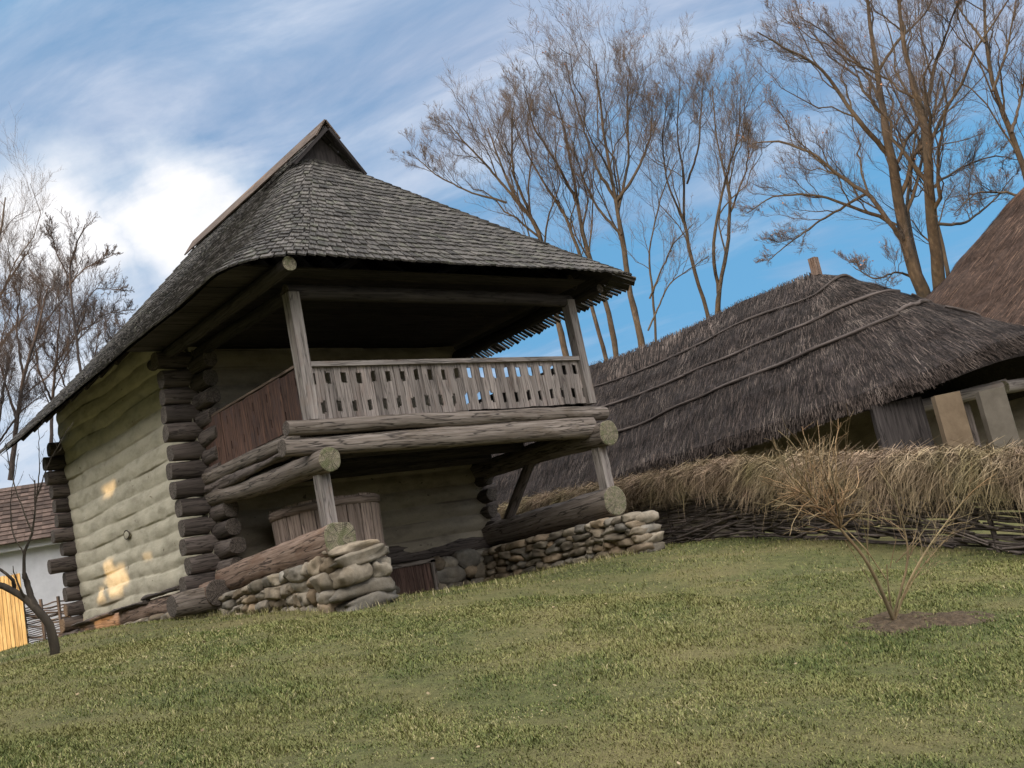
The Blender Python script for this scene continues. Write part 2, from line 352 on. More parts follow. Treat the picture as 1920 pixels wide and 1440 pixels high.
_hue = ramp(_nt, mth(_nt, 'FRACT', mth(_nt, 'MULTIPLY', _rn, 7.31)), [(.0, (.88, .91, .96)), (.45, (1., .985, .95)), (.8, (1.04, .97, .88)), (1., (1.1, .94, .78))])
_nt.links.new(mix(_nt, 1.0, _lk, _hue, 'MULTIPLY'), _b.inputs['Base Color'])
M['bark'] = simple('bark', [(.3, (.022, .018, .015)), (.55, (.05, .039, .03)), (.75, (.10, .08, .06))], 9, (1, 1, .35), var=.35, vec='obj', bstr=.6, low=(.8, (.085, .075, .055), .4))
M['twig'] = simple('twig', [(.3, (.058, .047, .042)), (.7, (.13, .104, .088))], 3, var=.5, bstr=0, vec='obj')
M['dark_twig'] = simple('dark_twig', [(.3, (.04, .032, .03)), (.7, (.085, .065, .055))], 3, var=.5, bstr=0, vec='obj')
M['shrub'] = simple('shrub_stem', [(.3, (.13, .10, .055)), (.7, (.34, .265, .155))], 4, var=1.0, bstr=0, vec='obj', low=(1.5, (.25, .11, .05), .5))
M['straw'] = simple('straw', [(.3, (.12, .082, .056)), (.55, (.27, .195, .135)), (.75, (.42, .325, .23))], 2.5, var=1.3, bstr=0, vec='obj', low=(.9, (.19, .18, .06), .45))
M['straw_core'] = simple('straw_core', [(.3, (.05, .032, .022)), (.7, (.12, .078, .05))], 30, (1, 1, .2), var=.2, vec='obj')
M['reed'] = simple('reed', [(.3, (.04, .029, .024)), (.55, (.088, .068, .058)), (.75, (.17, .14, .12))], 2, var=1.7, bstr=0, vec='obj', low=(1.1, (.036, .026, .022), .6))
M['reed_core'] = simple('reed_core', [(.3, (.018, .014, .013)), (.6, (.045, .035, .033)), (.8, (.09, .072, .066))], 9, (1, 1, 1), var=.2, vec='obj', bdist=.05, bstr=.8)
M['reed_brown'] = simple('reed_brown', [(.3, (.07, .042, .03)), (.55, (.15, .092, .064)), (.75, (.25, .17, .125))], 2, var=1.6, bstr=0, vec='obj')
M['reed_brown_core'] = simple('reed_brown_core', [(.3, (.03, .019, .014)), (.7, (.085, .052, .038))], 9, var=.2, vec='obj', bdist=.05)
M['clay'] = simple('clay_render', [(.3, (.11, .078, .05)), (.7, (.17, .125, .082))], 4, var=.1, vec='obj', bstr=.3)
M['clay_grey'] = simple('grey_clay_render', [(.3, (.085, .072, .056)), (.7, (.13, .112, .09))], 4, var=.1, vec='obj', bstr=.3)
M['wattle'] = simple('wattle_rod', [(.3, (.06, .048, .042)), (.7, (.165, .135, .12))], 5, var=1.3, bstr=.0, vec='obj')
M['pole'] = wood('thatch_pole', (.04, .031, .028), (.09, .072, .064), (.16, .13, .115), var=.5)
M['wall_white'] = simple('white_lime_wall', [(.3, (.52, .52, .55)), (.7, (.66, .66, .69))], 3, var=.0, vec='obj', bstr=.2)
M['tile'] = simple('roof_tile', [(.3, (.05, .035, .028)), (.6, (.105, .072, .058)), (.8, (.16, .12, .10))], 6, var=.8, bstr=.3)
M['soil'] = simple('soil', [(.3, (.035, .025, .015)), (.55, (.085, .06, .037)), (.8, (.17, .125, .075))], 22, var=.0, vec='obj', bstr=.9, bdist=.04)
M['leaf'] = simple('dry_leaf', [(.3, (.22, .15, .08)), (.7, (.40, .32, .2))], 2, var=.6, bstr=0)
M['leaf_brown'] = simple('clinging_leaf', [(.3, (.16, .075, .045)), (.7, (.30, .16, .09))], 2, var=.6, bstr=0)
M['shade_screen'] = simple('shade_screen_leaf', [(.3, (.03, .045, .015)), (.7, (.08, .1, .03))], 8, var=.5, bstr=0)  # leaf colour of the added shading screen

def plaster_mat(name, base, dirt, mark_col, groove_amt=.5):
    m, nt, b, loc, rnd = mat_base(name)
    P = node(nt, 'ShaderNodeTexCoord').outputs['Object']
    n = noise(nt, P, 2.2, (1, 1, 2.2), 7, .62); f = noise(nt, P, 34, (1, 1, 1), 4, .6)
    c = ramp(nt, n, [(.3, dirt), (.52, base), (.72, tuple(min(1, x*1.13) for x in base))])
    c = mix(nt, mth(nt, 'MULTIPLY', ramp(nt, f, [(.35, 1.), (.6, 0.)]), .22), c, dirt)
    # darker colour along the grooves between the logs
    c = mix(nt, mth(nt, 'MULTIPLY', ramp(nt, rnd, [(.0, 0.), (.82, 0.), (1., 1.)]), groove_amt), c, mark_col)
    spot = ramp(nt, noise(nt, P, 5.5, (1, 1, 1.6), 3, .5), [(.70, 0.), (.725, 1.)])
    c = mix(nt, mth(nt, 'MULTIPLY', spot, .8), c, mark_col)
    nt.links.new(c, b.inputs['Base Color']); b.inputs['Roughness'].default_value = .95
    bump(nt, b, mth(nt, 'ADD', mth(nt, 'MULTIPLY', n, .6), mth(nt, 'MULTIPLY', f, .25)), .7, .03)
    return m
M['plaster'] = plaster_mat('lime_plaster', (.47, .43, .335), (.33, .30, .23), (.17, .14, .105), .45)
M['plaster_dark'] = plaster_mat('dark_plaster', (.29, .25, .19), (.18, .15, .115), (.07, .055, .045), .8)  # same plaster mix in darker tones

m, nt, b, loc, rnd = mat_base('lawn_ground'); P = node(nt, 'ShaderNodeTexCoord').outputs['Object']
n1_ = noise(nt, P, .55, detail=6); n2_ = noise(nt, P, 7, detail=6, rough=.7); n3_ = noise(nt, P, 60, detail=4)
c = ramp(nt, n2_, [(.3, (.05, .055, .02)), (.55, (.10, .107, .037)), (.75, (.165, .155, .06))])
c = mix(nt, ramp(nt, n1_, [(.42, 0.), (.66, .75)]), c, (.18, .15, .066))
c = mix(nt, ramp(nt, n3_, [(.3, .5), (.55, 0.)]), c, (.05, .04, .022))
nt.links.new(c, b.inputs['Base Color']); b.inputs['Roughness'].default_value = 1; bump(nt, b, mth(nt, 'ADD', n2_, mth(nt, 'MULTIPLY', n3_, .5)), .9, .05); M['ground'] = m
m, nt, b, loc, rnd = mat_base('grass_blade'); P = node(nt, 'ShaderNodeTexCoord').outputs['Object']
c = ramp(nt, rnd, [(.0, (.06, .083, .021)), (.3, (.12, .145, .038)), (.55, (.19, .198, .062)), (.72, (.28, .25, .105)), (.88, (.39, .33, .18)), (1., (.52, .45, .29))])
n1_ = noise(nt, P, .55, detail=6)
c = mix(nt, ramp(nt, n1_, [(.42, 0.), (.66, .7)]), c, (.21, .19, .07))
nt.links.new(c, b.inputs['Base Color']); b.inputs['Roughness'].default_value = .7; M['grass'] = m

# ------------------------------------------------------------------ terrain
CP = np.array([(-7.4, -12.75, -4.32), (.3, -.6, -2.66), (.5, -1.2, -2.72), (5.49, -.7, -2.68), (5.49, 3.0, -2.66), (3, 3.4, -2.66), (-1.2, 4.5, -2.18), (-1.2, 8.4, -2.17), (-1.5, 9.2, -2.24), (-1.2, 11.5, -2.16),
    (7.5, 1.2, -2.62), (6.45, -3.5, -3.1), (5.8, -6.6, -3.62), (5.2, -9.5, -4.05), (8.8, 6.4, -2.6), (2.2, -6.7, -3.68), (-3, -6, -3.42), (-6, -3, -2.95), (-6, 6, -2.5),
    (0, 35, -2.0), (30, 5, -2.9), (28, 28, -2.4), (-28, 20, -2.6), (-28, -20, -4.6), (10, -26, -6.0), (-10, -26, -5.6), (30, -22, -5.), (14, -2, -2.9), (14, 8, -2.7)])
def _tps_k(r): return np.where(r > 1e-6, r*r*np.log(np.maximum(r, 1e-6)), 0)
_n = len(CP); _A = np.zeros((_n+3, _n+3)); _A[:_n, :_n] = _tps_k(np.linalg.norm(CP[:, None, :2]-CP[None, :, :2], axis=-1))+np.eye(_n)*.15
_A[:_n, _n:] = np.c_[np.ones(_n), CP[:, :2]]; _A[_n:, :_n] = _A[:_n, _n:].T
_w = np.linalg.solve(_A, np.r_[CP[:, 2], 0, 0, 0])
def gz(x, y):
    x = np.clip(np.asarray(x, float), -32, 34); y = np.clip(np.asarray(y, float), -30, 38)
    r = np.sqrt((x[..., None]-CP[:, 0])**2+(y[..., None]-CP[:, 1])**2)
    z = _tps_k(r)@_w[:_n]+_w[_n]+_w[_n+1]*x+_w[_n+2]*y
    return z+.018*np.sin(x*2.1+1.3*np.sin(y*1.1))+.015*np.sin(y*2.7+x*.8)
def ground_hit(px, py, dmin=3, dmax=60):
    D = np.linspace(dmin, dmax, 3000); q = CAM+ray(px, py)*D[:, None]; h = q[:, 2]-gz(q[:, 0], q[:, 1])
    i = np.argmax(h < 0) if (h < 0).any() else len(D)-1
    return q[i]
far = np.array([3, 7, 15, 30, 60, 120, 250, 500, 900.])
gx = np.r_[-13-far[::-1], np.arange(-13, 10.01, .22), 10+far*.9, ]; gy = np.r_[-15-far[::-1], np.arange(-15, 13.01, .22), 13+far]
GX, GY = np.meshgrid(gx, gy, indexing='ij')
mb = MB(); mb.grid(GX, GY, gz(GX, GY), flip=True); mb.build('lawn', M['ground'], kind='structure')

# ------------------------------------------------------------------ the log house with its porch
W = 5.49; DP = 3.55; YB = 10.3
house = thing('log_house', (0, 0, -2.65), 'tall grey shingled log house with plastered walls and a balcony above a stone footing', 'house')
def part(mb, name, mat, parent=house): return mb.build(name, mat, parent)

# plastered log walls: scalloped sheet with real thickness
def scallop(z, h=.31, z0=-1.93):
    ph = ((z-z0)/h) % 1.0
    return np.sqrt(np.maximum(0, 1-(2*ph-1)**2))**.75, np.abs(2*ph-1)
def wallsheet(axis, a0, a1, z0, z1, off, amp, sgn, thick, mat, name, da=.05, dz=.019, wob=.03):
    A, Z = np.meshgrid(np.arange(a0, a1+1e-6, da), np.arange(z0, z1+1e-6, dz), indexing='ij')
    zz = Z+wob*vnoise(np.stack([A*.55, Z*0+axis*3+.3, Z*.4], -1))*1.0+.02*np.sin(A*.5+axis)
    s_, g = scallop(zz)
    row = np.floor((zz+1.93)/.31)
    s2 = .6*s_+.4*(.5-.5*np.cos(2*np.pi*(((zz+1.93)/.31) % 1.0)))
    d = off+sgn*(amp*(s2-1)+.03*vnoise(np.stack([A*.7, row*3.1, row*0], -1))+.014*fbm(np.stack([A*3, Z*5, A*0], -1), 3))
    mb = MB()
    X, Y = (d, A) if axis == 0 else (A, d)
    mb.grid(X, Y, Z, rnd=(g*(.86+.2*vnoise(np.stack([A*1.3, Z*2, A*0+5], -1)))).ravel().clip(0, 1), flip=(axis == 0) != (sgn < 0))
    # solid log behind
    if axis == 0: mb.box(((off-sgn*(amp+.05+thick/2)), (a0+a1)/2, (z0+z1)/2), (thick/2, (a1-a0)/2-.01, (z1-z0)/2))
    else: mb.box(((a0+a1)/2, off-sgn*(amp+.05+thick/2), (z0+z1)/2), ((a1-a0)/2-.01, thick/2, (z1-z0)/2))
    return part(mb, name, mat)
wallsheet(0, DP-.1, YB+.12, -1.79, 2.9, -.17, .034, -1, .16, M['plaster'], 'long_wall', wob=.10)
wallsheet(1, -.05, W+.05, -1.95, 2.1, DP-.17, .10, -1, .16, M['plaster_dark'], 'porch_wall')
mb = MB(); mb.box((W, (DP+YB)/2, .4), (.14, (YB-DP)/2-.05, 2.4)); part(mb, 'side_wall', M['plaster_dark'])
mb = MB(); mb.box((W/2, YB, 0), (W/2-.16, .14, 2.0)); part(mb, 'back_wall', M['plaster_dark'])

kc = onX(236, 1003, -.2); mb = MB(); th = np.linspace(0, 2*np.pi, 26)
kr = .105*(1+.18*vnoise(np.stack([np.cos(th), np.sin(th), th*0+2], -1)))
mb.tube(np.stack([np.full(26, kc[0]+.012), kc[1]+np.cos(th)*kr*1.25, kc[2]+np.sin(th)*kr*.8], -1), .012, 6, cap=False)
rk = part(mb, 'joist_end', M['dark_log']); mb = MB(); mb.stone((kc[0]+.03, kc[1], kc[2]), (.03, .12, .075), amp=.1); part(mb, 'end_face', M['plaster'], rk)
def log(a, b, r, name='log', m='beam', e='end', rough=.09, flat=None, r2=None, n=16, seg=14, squash=None, bend=.0, parent=house):
    a = np.asarray(a, float); b = np.asarray(b, float); t = np.linspace(0, 1, seg)
    pts = a+(b-a)*t[:, None]; L = np.linalg.norm(b-a)
    wob = np.stack([vnoise(np.stack([t*L*.7+rng.random()*50, t*0, t*0], -1)) for _ in range(3)], -1)*.02*min(1, L)
    pts = pts+wob; pts[:, 2] += bend*np.sin(np.pi*t)
    mb = MB(); mb.tube(pts, np.linspace(r, r if r2 is None else r2, seg), n, capmat=1, rough=rough, flat=flat, squash=squash)
    return part(mb, name, [M[m], M[e]], parent)

# corner log ends: front-wall logs poke out along -X, long-wall logs along -Y
H = .31
for k in range(13):
    z = -1.93+H*(k+.5)
    if z > 2.05: break
    ln = .36+.1*rng.random() if k else .5
    r = .150+.012*rng.random()
    log((-.05, DP+.02, z), (-.2-ln, DP+.02+rng.normal(0, .015), z+rng.normal(0, .008)), r, 'log_end', 'dark_log', 'end_dark', .12, 3.0, r*.88, 14, 6)
    z2 = z+H*.5
    if z2 < 1.95:
        ln = .36+.2*rng.random(); r = .142+.015*rng.random()
        log((0, DP-.1, z2), (rng.normal(0, .012), DP-.14-ln, z2), r, 'log_end', 'dark_log', 'end_dark', .12, 2.5, r*.9, 14, 6)
    # back corner
    ln = .2+.2*rng.random(); 
    if k == 4: ln = .52
    log((-.08, YB, z), (-.16-ln, YB, z+rng.normal(0, .01)), .16, 'log_end', 'dark_log', 'end_dark', .12, 3., .14, 12, 5)
    # right corner of the porch wall
    if k < 7:
        log((W+.02, DP, z), (W+.3+.15*rng.random(), DP, z), .14, 'log_end', 'dark_log', 'end_dark', .12, 2.6, .12, 12, 5)
        log((W, DP-.05, z2), (W, DP-.32-.12*rng.random(), z2), .135, 'log_end', 'dark_log', 'end_dark', .12, 2.6, .12, 12, 5)

# porch frame: sill logs on the stones
log((-.02, DP+.25, -1.80), (-.02, -.30, -1.71), .20, 'sill_log', 'sill', 'end', .08, 3.4, .245, 20, 22)
log((W, DP+.15, -1.78), (W, -.10, -1.73), .23, 'sill_log', 'beam', 'end', .07, None, .265, 20, 18)
log((.1, DP-.02, -1.80), (W-.1, DP-.02, -1.86), .17, 'sill_log', 'dark_log', 'end_dark', .08, 3., None, 14, 14)
log((-.33, 3.05, -1.97), (-.32, 9.5, -1.95), .205, 'sill_log', 'sill', 'end_dark', .13, 2.6, .17, 14, 22)
log((-.2, DP-.25, -2.02), (-1.05, DP-.3, -2.05), .20, 'sill_log', 'beam', 'end_dark', .12, 3., .17, 14, 8)
log((-.42, 9.1, -2.06), (-.5, 10.6, -2.02), .13, 'sill_log', 'dark_log', 'end', .12, 2.8, .12, 14, 8)
# beams of the balcony
log((-.44, -.02, -.07), (W+.30, .0, -.17), .105, 'balcony_beam', 'beam', 'end_dark', .12, None, .125, 16, 26)
log((-.50, .04, -.33), (W-.1, .02, -.40), .12, 'balcony_beam', 'beam', 'end_dark', .07, 2.6, .19, 18, 24)
log((0, DP+.1, -.46), (0, -.29, -.60), .15, 'balcony_beam', 'beam', 'end', .10, None, .175, 18, 18)
log((W, DP+.1, -.50), (W, -.31, -.56), .17, 'balcony_beam', 'beam', 'end', .08, None, .225, 18, 16)
log((-.06, DP-.05, -.11), (-.06, .10, -.15), .12, 'balcony_beam', 'beam', 'end_dark', .08, 2.8, .11, 16, 16)
log((-.10, DP-.1, -.30), (-.12, .55, -.30), .07, 'balcony_beam', 'dark_log', 'end_dark', .55, None, .06, 12, 22)
log((W+.05, DP, -.12), (W+.05, .1, -.18), .12, 'balcony_beam', 'dark_log', 'end_dark', .08, 2.8, .11, 14, 10)
mb = MB()
for i in range(18):
    x = .1+(W-.2)*(i+.5)/18; mb.box((x, DP/2, -.16+rng.normal(0, .004)), (.135, DP/2-.15, .025))
for y in (.9, 1.9, 2.9): mb.tube([(0.1, y, -.31), (W-.1, y, -.31)], .10, 10, rough=.05)
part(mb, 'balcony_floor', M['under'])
# posts
def post(x, y, z0, z1, w=.08, m='grey_wood', lean=(0, 0)):
    mb = MB(); c = V(x, y, (z0+z1)/2); up = nrm(V(lean[0], lean[1], 1)); a = nrm(np.cross(V(0, 1, 0), up)); b_ = np.cross(up, a)
    mb.box(c, (w, w*1.05, (z1-z0)/2), [a, b_, up]); return part(mb, 'post', M[m])
post(.0, .0, .02, 1.9, .088); post(W, 0, .0, 1.9, .085)
post(.02, .02, -1.52, -.62, .085); post(W+.0, .02, -1.50, -.72, .09)
mb = MB(); mb.tube([(W, 2.85, -1.6), (W, 1.75, -.55)], .10, 10, rough=.06); part(mb, 'brace', M['dark_log'])
# front railing: boards with square notches sawn in their edges
mb = MB(); nb = 41; x0 = .09; x1 = W-.09; bw = (x1-x0)/nb
for i in range(nb):
    a = x0+i*bw+.003; w = bw-.006; zt = .80; zb = .02
    hw = .064+rng.normal(0, .006); zu = .545+rng.normal(0, .008); zl = .125+rng.normal(0, .012); hh = .165+rng.normal(0, .006)
    p = [(0, zb), (w, zb)]
    if i % 2 == 0: p += [(w, zl), (w-hw*.5, zl), (w-hw*.5, zl+hh), (w, zl+hh)]
    else: p += [(w, zu), (w-hw*.35, zu), (w-hw*.35, zu+hh), (w, zu+hh)]
    p += [(w, zt), (0, zt)]
    if i % 2 == 0: p += [(0, zu+hh), (hw, zu+hh), (hw, zu), (0, zu)]
    else: p += [(0, zl+hh), (hw*.6, zl+hh), (hw*.6, zl), (0, zl)]
    mb.prism(p, [(1, 0, 0), (0, 0, 1), (0, -1, 0)], V(a, .012+rng.normal(0, .003), rng.normal(0, .006)), .026)
fr = part(mb, 'front_railing', M['board'])
mb = MB(); mb.box((W/2+.02, -.015, .825), (W/2-.04, .06, .036)); part(mb, 'top_rail', M['grey_wood'], fr)
mb = MB(); ys = np.linspace(.12, DP-.2, 15)
for i in range(14):
    a = ys[i]+.003; w = ys[i+1]-ys[i]-.006; zu = .55+rng.normal(0, .01); hh = .13; zl = .16
    zt = .80+.02*(i/14)+rng.normal(0, .006)
    p = [(0, .0), (w, .0), (w, zt), (0, zt), (0, zu+hh), (.03, zu+hh), (.03, zu), (0, zu)]
    if i % 2: p = [(0, .0), (w, .0), (w, zl), (w-.03, zl), (w-.03, zl+hh), (w, zl+hh), (w, zt), (0, zt)]
    mb.prism(p, [(0, 1, 0), (0, 0, 1), (1, 0, 0)], V(-.075+rng.normal(0, .003), a, 0), .026)
sr = part(mb, 'side_railing', M['red_board'])
mb = MB(); mb.box((-.02, DP/2-.05, .845), (.05, DP/2-.12, .018)); part(mb, 'top_rail', M['ridge_board'], sr)
mb = MB()
for i in range(26):
    y = .15+i*.128; mb.box((W+.06, y, .41), (.013, .058, .39))
mb.box((W+.04, DP/2-.05, .83), (.05, DP/2-.12, .03)); part(mb, 'side_railing', M['under'])

# roof
XE0, XE1, YE0, YE1, ZE = -1.27, W+1.10, -.97, 11.6, 1.98
RX = 2.74; ZR = 5.98; YR0, YR1 = 2.75, 8.5
def arc(cx, cy, r, a0, a1, n): t = np.linspace(a0, a1, n); return np.c_[cx+r*np.cos(t), cy+r*np.sin(t)]
def patch(eave_xy, eave_z, top, sag=.10):
    """returns S(u,t): u in 0..1 along arrays, t 0 eave .. 1 top"""
    eave = np.c_[eave_xy, eave_z]
    def res(c, u):
        s = np.linspace(0, 1, len(c)); return np.stack([np.interp(u, s, c[:, k]) for k in range(3)], -1)
    def S(u, t):
        u, t = np.broadcast_arrays(np.asarray(u, float), np.asarray(t, float))
        e = res(eave, u); tp = res(top, u); q = e+(tp-e)*t[..., None]
        q = q.copy(); q[..., 2] -= sag*np.sin(np.pi*np.minimum(1, t))*1.0
        q[..., 2] += .025*vnoise(np.stack([q[..., 0]*.9, q[..., 1]*.9, q[..., 2]*.9], -1))
        return q
    return S
RC = 1.05; RC2 = .55
lin = lambda a, b, n: np.asarray(a)+(np.asarray(b)-np.asarray(a))*np.linspace(0, 1, n)[:, None]
eA = lin((XE0, YE1), (XE0, YE0+RC), 40); tA = np.vstack([lin((RX-.02, YR1, ZR), (RX-.02, YR0+.55, ZR), 36), lin((RX-.08, YR0+.4, ZR-.08), (2.40, YR0+.06, 5.52), 4)])
eB = arc(XE0+RC, YE0+RC, RC, np.pi, 1.5*np.pi, 30); tB = lin((2.40, YR0+.06, 5.52), (2.52, YR0, 5.50), 30)
eC = lin((XE0+RC, YE0), (XE1-RC2, YE0), 40); tC = lin((2.52, YR0, 5.50), (3.15, YR0+.06, 5.46), 40)
eD = arc(XE1-RC2, YE0+RC2, RC2, -np.pi/2, 0, 14); tD = lin((3.15, YR0+.06, 5.46), (3.3, YR0+.15, 5.5), 14)
eE = lin((XE1, YE0+RC2), (XE1, YE1), 40); tE = np.vstack([lin((3.3, YR0+.15, 5.5), (RX+.08, YR0+.45, ZR-.08), 4), lin((RX+.02, YR0+.6, ZR), (RX+.02, YR1, ZR), 36)])
zB = ZE+.10*np.sin(np.linspace(0, np.pi/2, 30)); zA = ZE+0*eA[:, 0]; zC = np.linspace(ZE+.10, ZE+.06, 40); zD = np.linspace(ZE+.06, ZE-.02, 14); zE = np.linspace(ZE-.02, ZE-.14, 40)
PT = [patch(eA, zA, tA), patch(eB, zB, tB, .12), patch(eC, zC, tC, .06), patch(eD, zD, tD, .02), patch(eE, zE, tE, .05)]
mb = MB()
expo = .205
def lay(S, gap=.026, first_gap=.028, ncourse=None, wmin=.12, wmax=.21):
    t0 = 0.0; L = np.linalg.norm(S(.5, 1.)-S(.5, 0.)); nc = int(L/expo)
    for k in range(-1 if False else 0, nc+1):
        t = k/nc
        uu = np.linspace(0, 1, 400); q = S(uu, min(t, 1.)); ln = np.r_[0, np.cumsum(np.linalg.norm(np.diff(q, axis=0), axis=1))]
        T = ln[-1]
        if T < .15: continue
        w = rng.uniform(wmin, wmax, int(T/((wmin+wmax)/2))+3); e = np.cumsum(w)-rng.random()*.1; e = e[(e > .02) & (e < T-.02)]; e = np.r_[0, e, T]
        c = (e[1:]+e[:-1])/2; w = np.diff(e)
        uc = np.interp(c, ln, uu); u0 = np.interp(np.maximum(c-.03, 0), ln, uu); u1 = np.interp(np.minimum(c+.03, T), ln, uu)
        p = S(uc, np.minimum(t, .985)); pu = S(uc, np.minimum(t+.05, 1.03)); al = nrm(pu-p)
        ac = nrm(S(u1, np.minimum(t, .985))-S(u0, np.minimum(t, .985))); nn = nrm(np.cross(ac, al))
        nn = np.where(nn[:, 2:3] < 0, -nn, nn); al2 = nrm(al+nn*-.10)   # each lies tilted on the one below
        ac = nrm(np.cross(al2, nn)); nn2 = np.cross(ac, al2)
        n = len(c); hl = np.full(n, min(expo*.95, max((1-t)*L/2+.015, .03))); th = rng.uniform(.010, .018, n)
        g = (first_gap if k == 0 else gap)*rng.uniform(.5, 1.6, n)
        jit = rng.normal(0, .016, n)
        cen = p+al2*(hl+jit)[:, None]+nn*(.045+rng.uniform(0, .008, n))[:, None]
        rot = rng.normal(0, .03, n)
        A = ac*np.cos(rot)[:, None]+al2*np.sin(rot)[:, None]; B = al2*np.cos(rot)[:, None]-ac*np.sin(rot)[:, None]
        mb.boxes(cen, np.stack([B, A, nn2], 1), np.stack([hl, np.maximum(w/2-g/2, .02), th], 1), rng.random(n))
lay(PT[0]); lay(PT[1], wmin=.11, wmax=.19); lay(PT[2]); lay(PT[3], first_gap=.04); lay(PT[4], first_gap=.05, wmin=.09, wmax=.13)
eW = lin((2.02, YR0+1.2, 5.28), (2.02, YR0-.10, 5.30), 10); tW = lin((RX-.02, YR0+1.2, ZR+.05), (RX-.02, YR0-.26, ZR+.05), 10)
lay(patch(eW[:, :2], eW[:, 2], tW, .0))
eW = lin((3.46, YR0-.10, 5.28), (3.46, YR0+1.2, 5.26), 10); tW = lin((RX+.02, YR0-.26, ZR+.05), (RX+.02, YR0+1.2, ZR+.05), 10)
lay(patch(eW[:, :2], eW[:, 2], tW, .0))
roof = part(mb, 'roof', M['shingle'])
# boards under the shingles (closed, dark), kept back from the eave so shingle tips overhang
mb = MB()
for k, S in enumerate(PT):
    U, T = np.meshgrid(np.linspace(0, 1, 24), np.linspace(.035 if k < 3 else .075, 1, 14), indexing='ij'); q = S(U, T)
    for dz in (.005, -.035): mb.grid(q[..., 0], q[..., 1], q[..., 2]+dz, loc=q[..., [1, 0, 2]], smooth=False)
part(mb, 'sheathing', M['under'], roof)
mb = MB()
def rafter(S, u, r=.06):
    t = np.array([.13, .5, .97]); q = S(np.full(3, u), t); q[:, 2] -= .11; mb.tube(q, [r*1.1, r, r*.8], 8, rough=.05)
for u in np.linspace(.02, .97, 13): rafter(PT[0], u)
for u in np.linspace(.03, .98, 13): rafter(PT[4], u)
for u in np.linspace(.03, .97, 8): rafter(PT[2], u)
rafter(PT[1], .5, .08)
part(mb, 'rafter', M['under'], roof)
mb = MB()
for t in (.2, .42, .64):
    q = PT[4](np.linspace(0, .8, 10), t); q[:, 2] -= .22; mb.tube(q, .09, 10, rough=.06, seg=20)
part(mb, 'purlin', M['dark_log'], roof)
# ridge cap: boards folded over the ridge, and the small gablet under its front end
mb = MB()
for sx in (-1, 1):
    a = nrm(V(sx*.72, 0, -1.0))
    yy = YR0-.32
    while yy < YR1+.1:
        y1 = min(yy+rng.uniform(.8, 1.6), YR1+.12)
        nn = nrm(np.cross(V(0, 1, 0), a)); nn = nn if nn[2] > 0 else -nn
        c = V(RX, (yy+y1)/2, ZR+.21)+a*.2+nn*(.02+.002*rng.random())
        mb.box(c, ((y1-yy)/2-.004, .215, .014), [V(0, 1, 0), a, nn]); yy = y1
part(mb, 'ridge_cap', M['ridge_board'], roof)
mb = MB()
mb.prism([(2.1, 5.36), (3.46, 5.30), (RX, ZR+.02)], [(1, 0, 0), (0, 0, 1), (0, 1, 0)], V(0, YR0-.02, 0), .03)
part(mb, 'gablet', M['under'], roof)
mb = MB()
for sx, xe, ze in ((-1, 2.02, 5.32), (1, 3.52, 5.26)):
    a = V(RX+.02*sx, YR0-.31, ZR+.04); b_ = V(xe, YR0-.14, ze); d_ = nrm(b_-a); q = nrm(np.cross(d_, V(0, 1, 0))); mb.box((a+b_)/2, (np.linalg.norm(b_-a)/2, .05, .03), [d_, np.cross(q, d_), q])
part(mb, 'barge_board', M['under'], roof)
# wall plates carrying the roof
log((-.42, 4.2, 2.04), (-.43, -.86, 2.03), .10, 'wall_plate', 'under', 'end', .06, None, .105)
log((W+.42, 4.2, 2.0), (W+.42, -.45, 2.0), .08, 'wall_plate', 'under', 'end_dark', .06)
log((-.06, 0.02, 1.93), (W+.06, .02, 1.90), .115, 'wall_plate', 'under', 'end_dark', .06)
log((0, DP-.3, 1.98), (0, .1, 1.90), .10, 'wall_plate', 'under', 'end_dark', .06)
log((W, 10, 1.85), (W, .1, 1.88), .11, 'wall_plate', 'under', 'end_dark', .06)
mb = MB()
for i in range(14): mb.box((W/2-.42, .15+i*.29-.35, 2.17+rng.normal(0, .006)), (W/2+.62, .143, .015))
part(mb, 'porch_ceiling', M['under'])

# stone footings
def stones_run(mb, p0, p1, out, ztop, zbot, depth=.2, hmin=.09, hmax=.17, wmin=.16, wmax=.34):
    p0 = np.asarray(p0, float); p1 = np.asarray(p1, float); L = np.linalg.norm(p1-p0); d = (p1-p0)/L; out = np.asarray(out, float)
    nrow = max(2, int(((ztop(0)-zbot(0))+(ztop(1)-zbot(1)))/2/((hmin+hmax)/2)+.5))
    for r in range(nrow):
        s = -rng.random()*.12
        while s < L:
            w = rng.uniform(wmin, wmax)*rng.choice([.6, 1, 1, 1.3]); c = s+w/2; t = min(max(c/L, 0), 1); zt = ztop(t); zb = zbot(t); h = (zt-zb)/nrow
            z = zb+h*(r+.5)+rng.normal(0, .012)
            q = p0+d*c+out*rng.uniform(-.05, .04); tl = rng.normal(0, .10)
            A = nrm(V(d[0], d[1], tl)); N = V(out[0], out[1], 0); B = np.cross(A, N)
            mb.stone((q[0], q[1], z), (w*.54, depth, h*.60*rng.uniform(.85, 1.15)), [A, N, B], amp=.2); s += w*.97
mb = MB()
stones_run(mb, (-.12, -.2), (-.12, 4.3), (-1, 0), lambda t: -1.90-.16*t, lambda t: -2.72+.33*t, .24)
z = -2.70
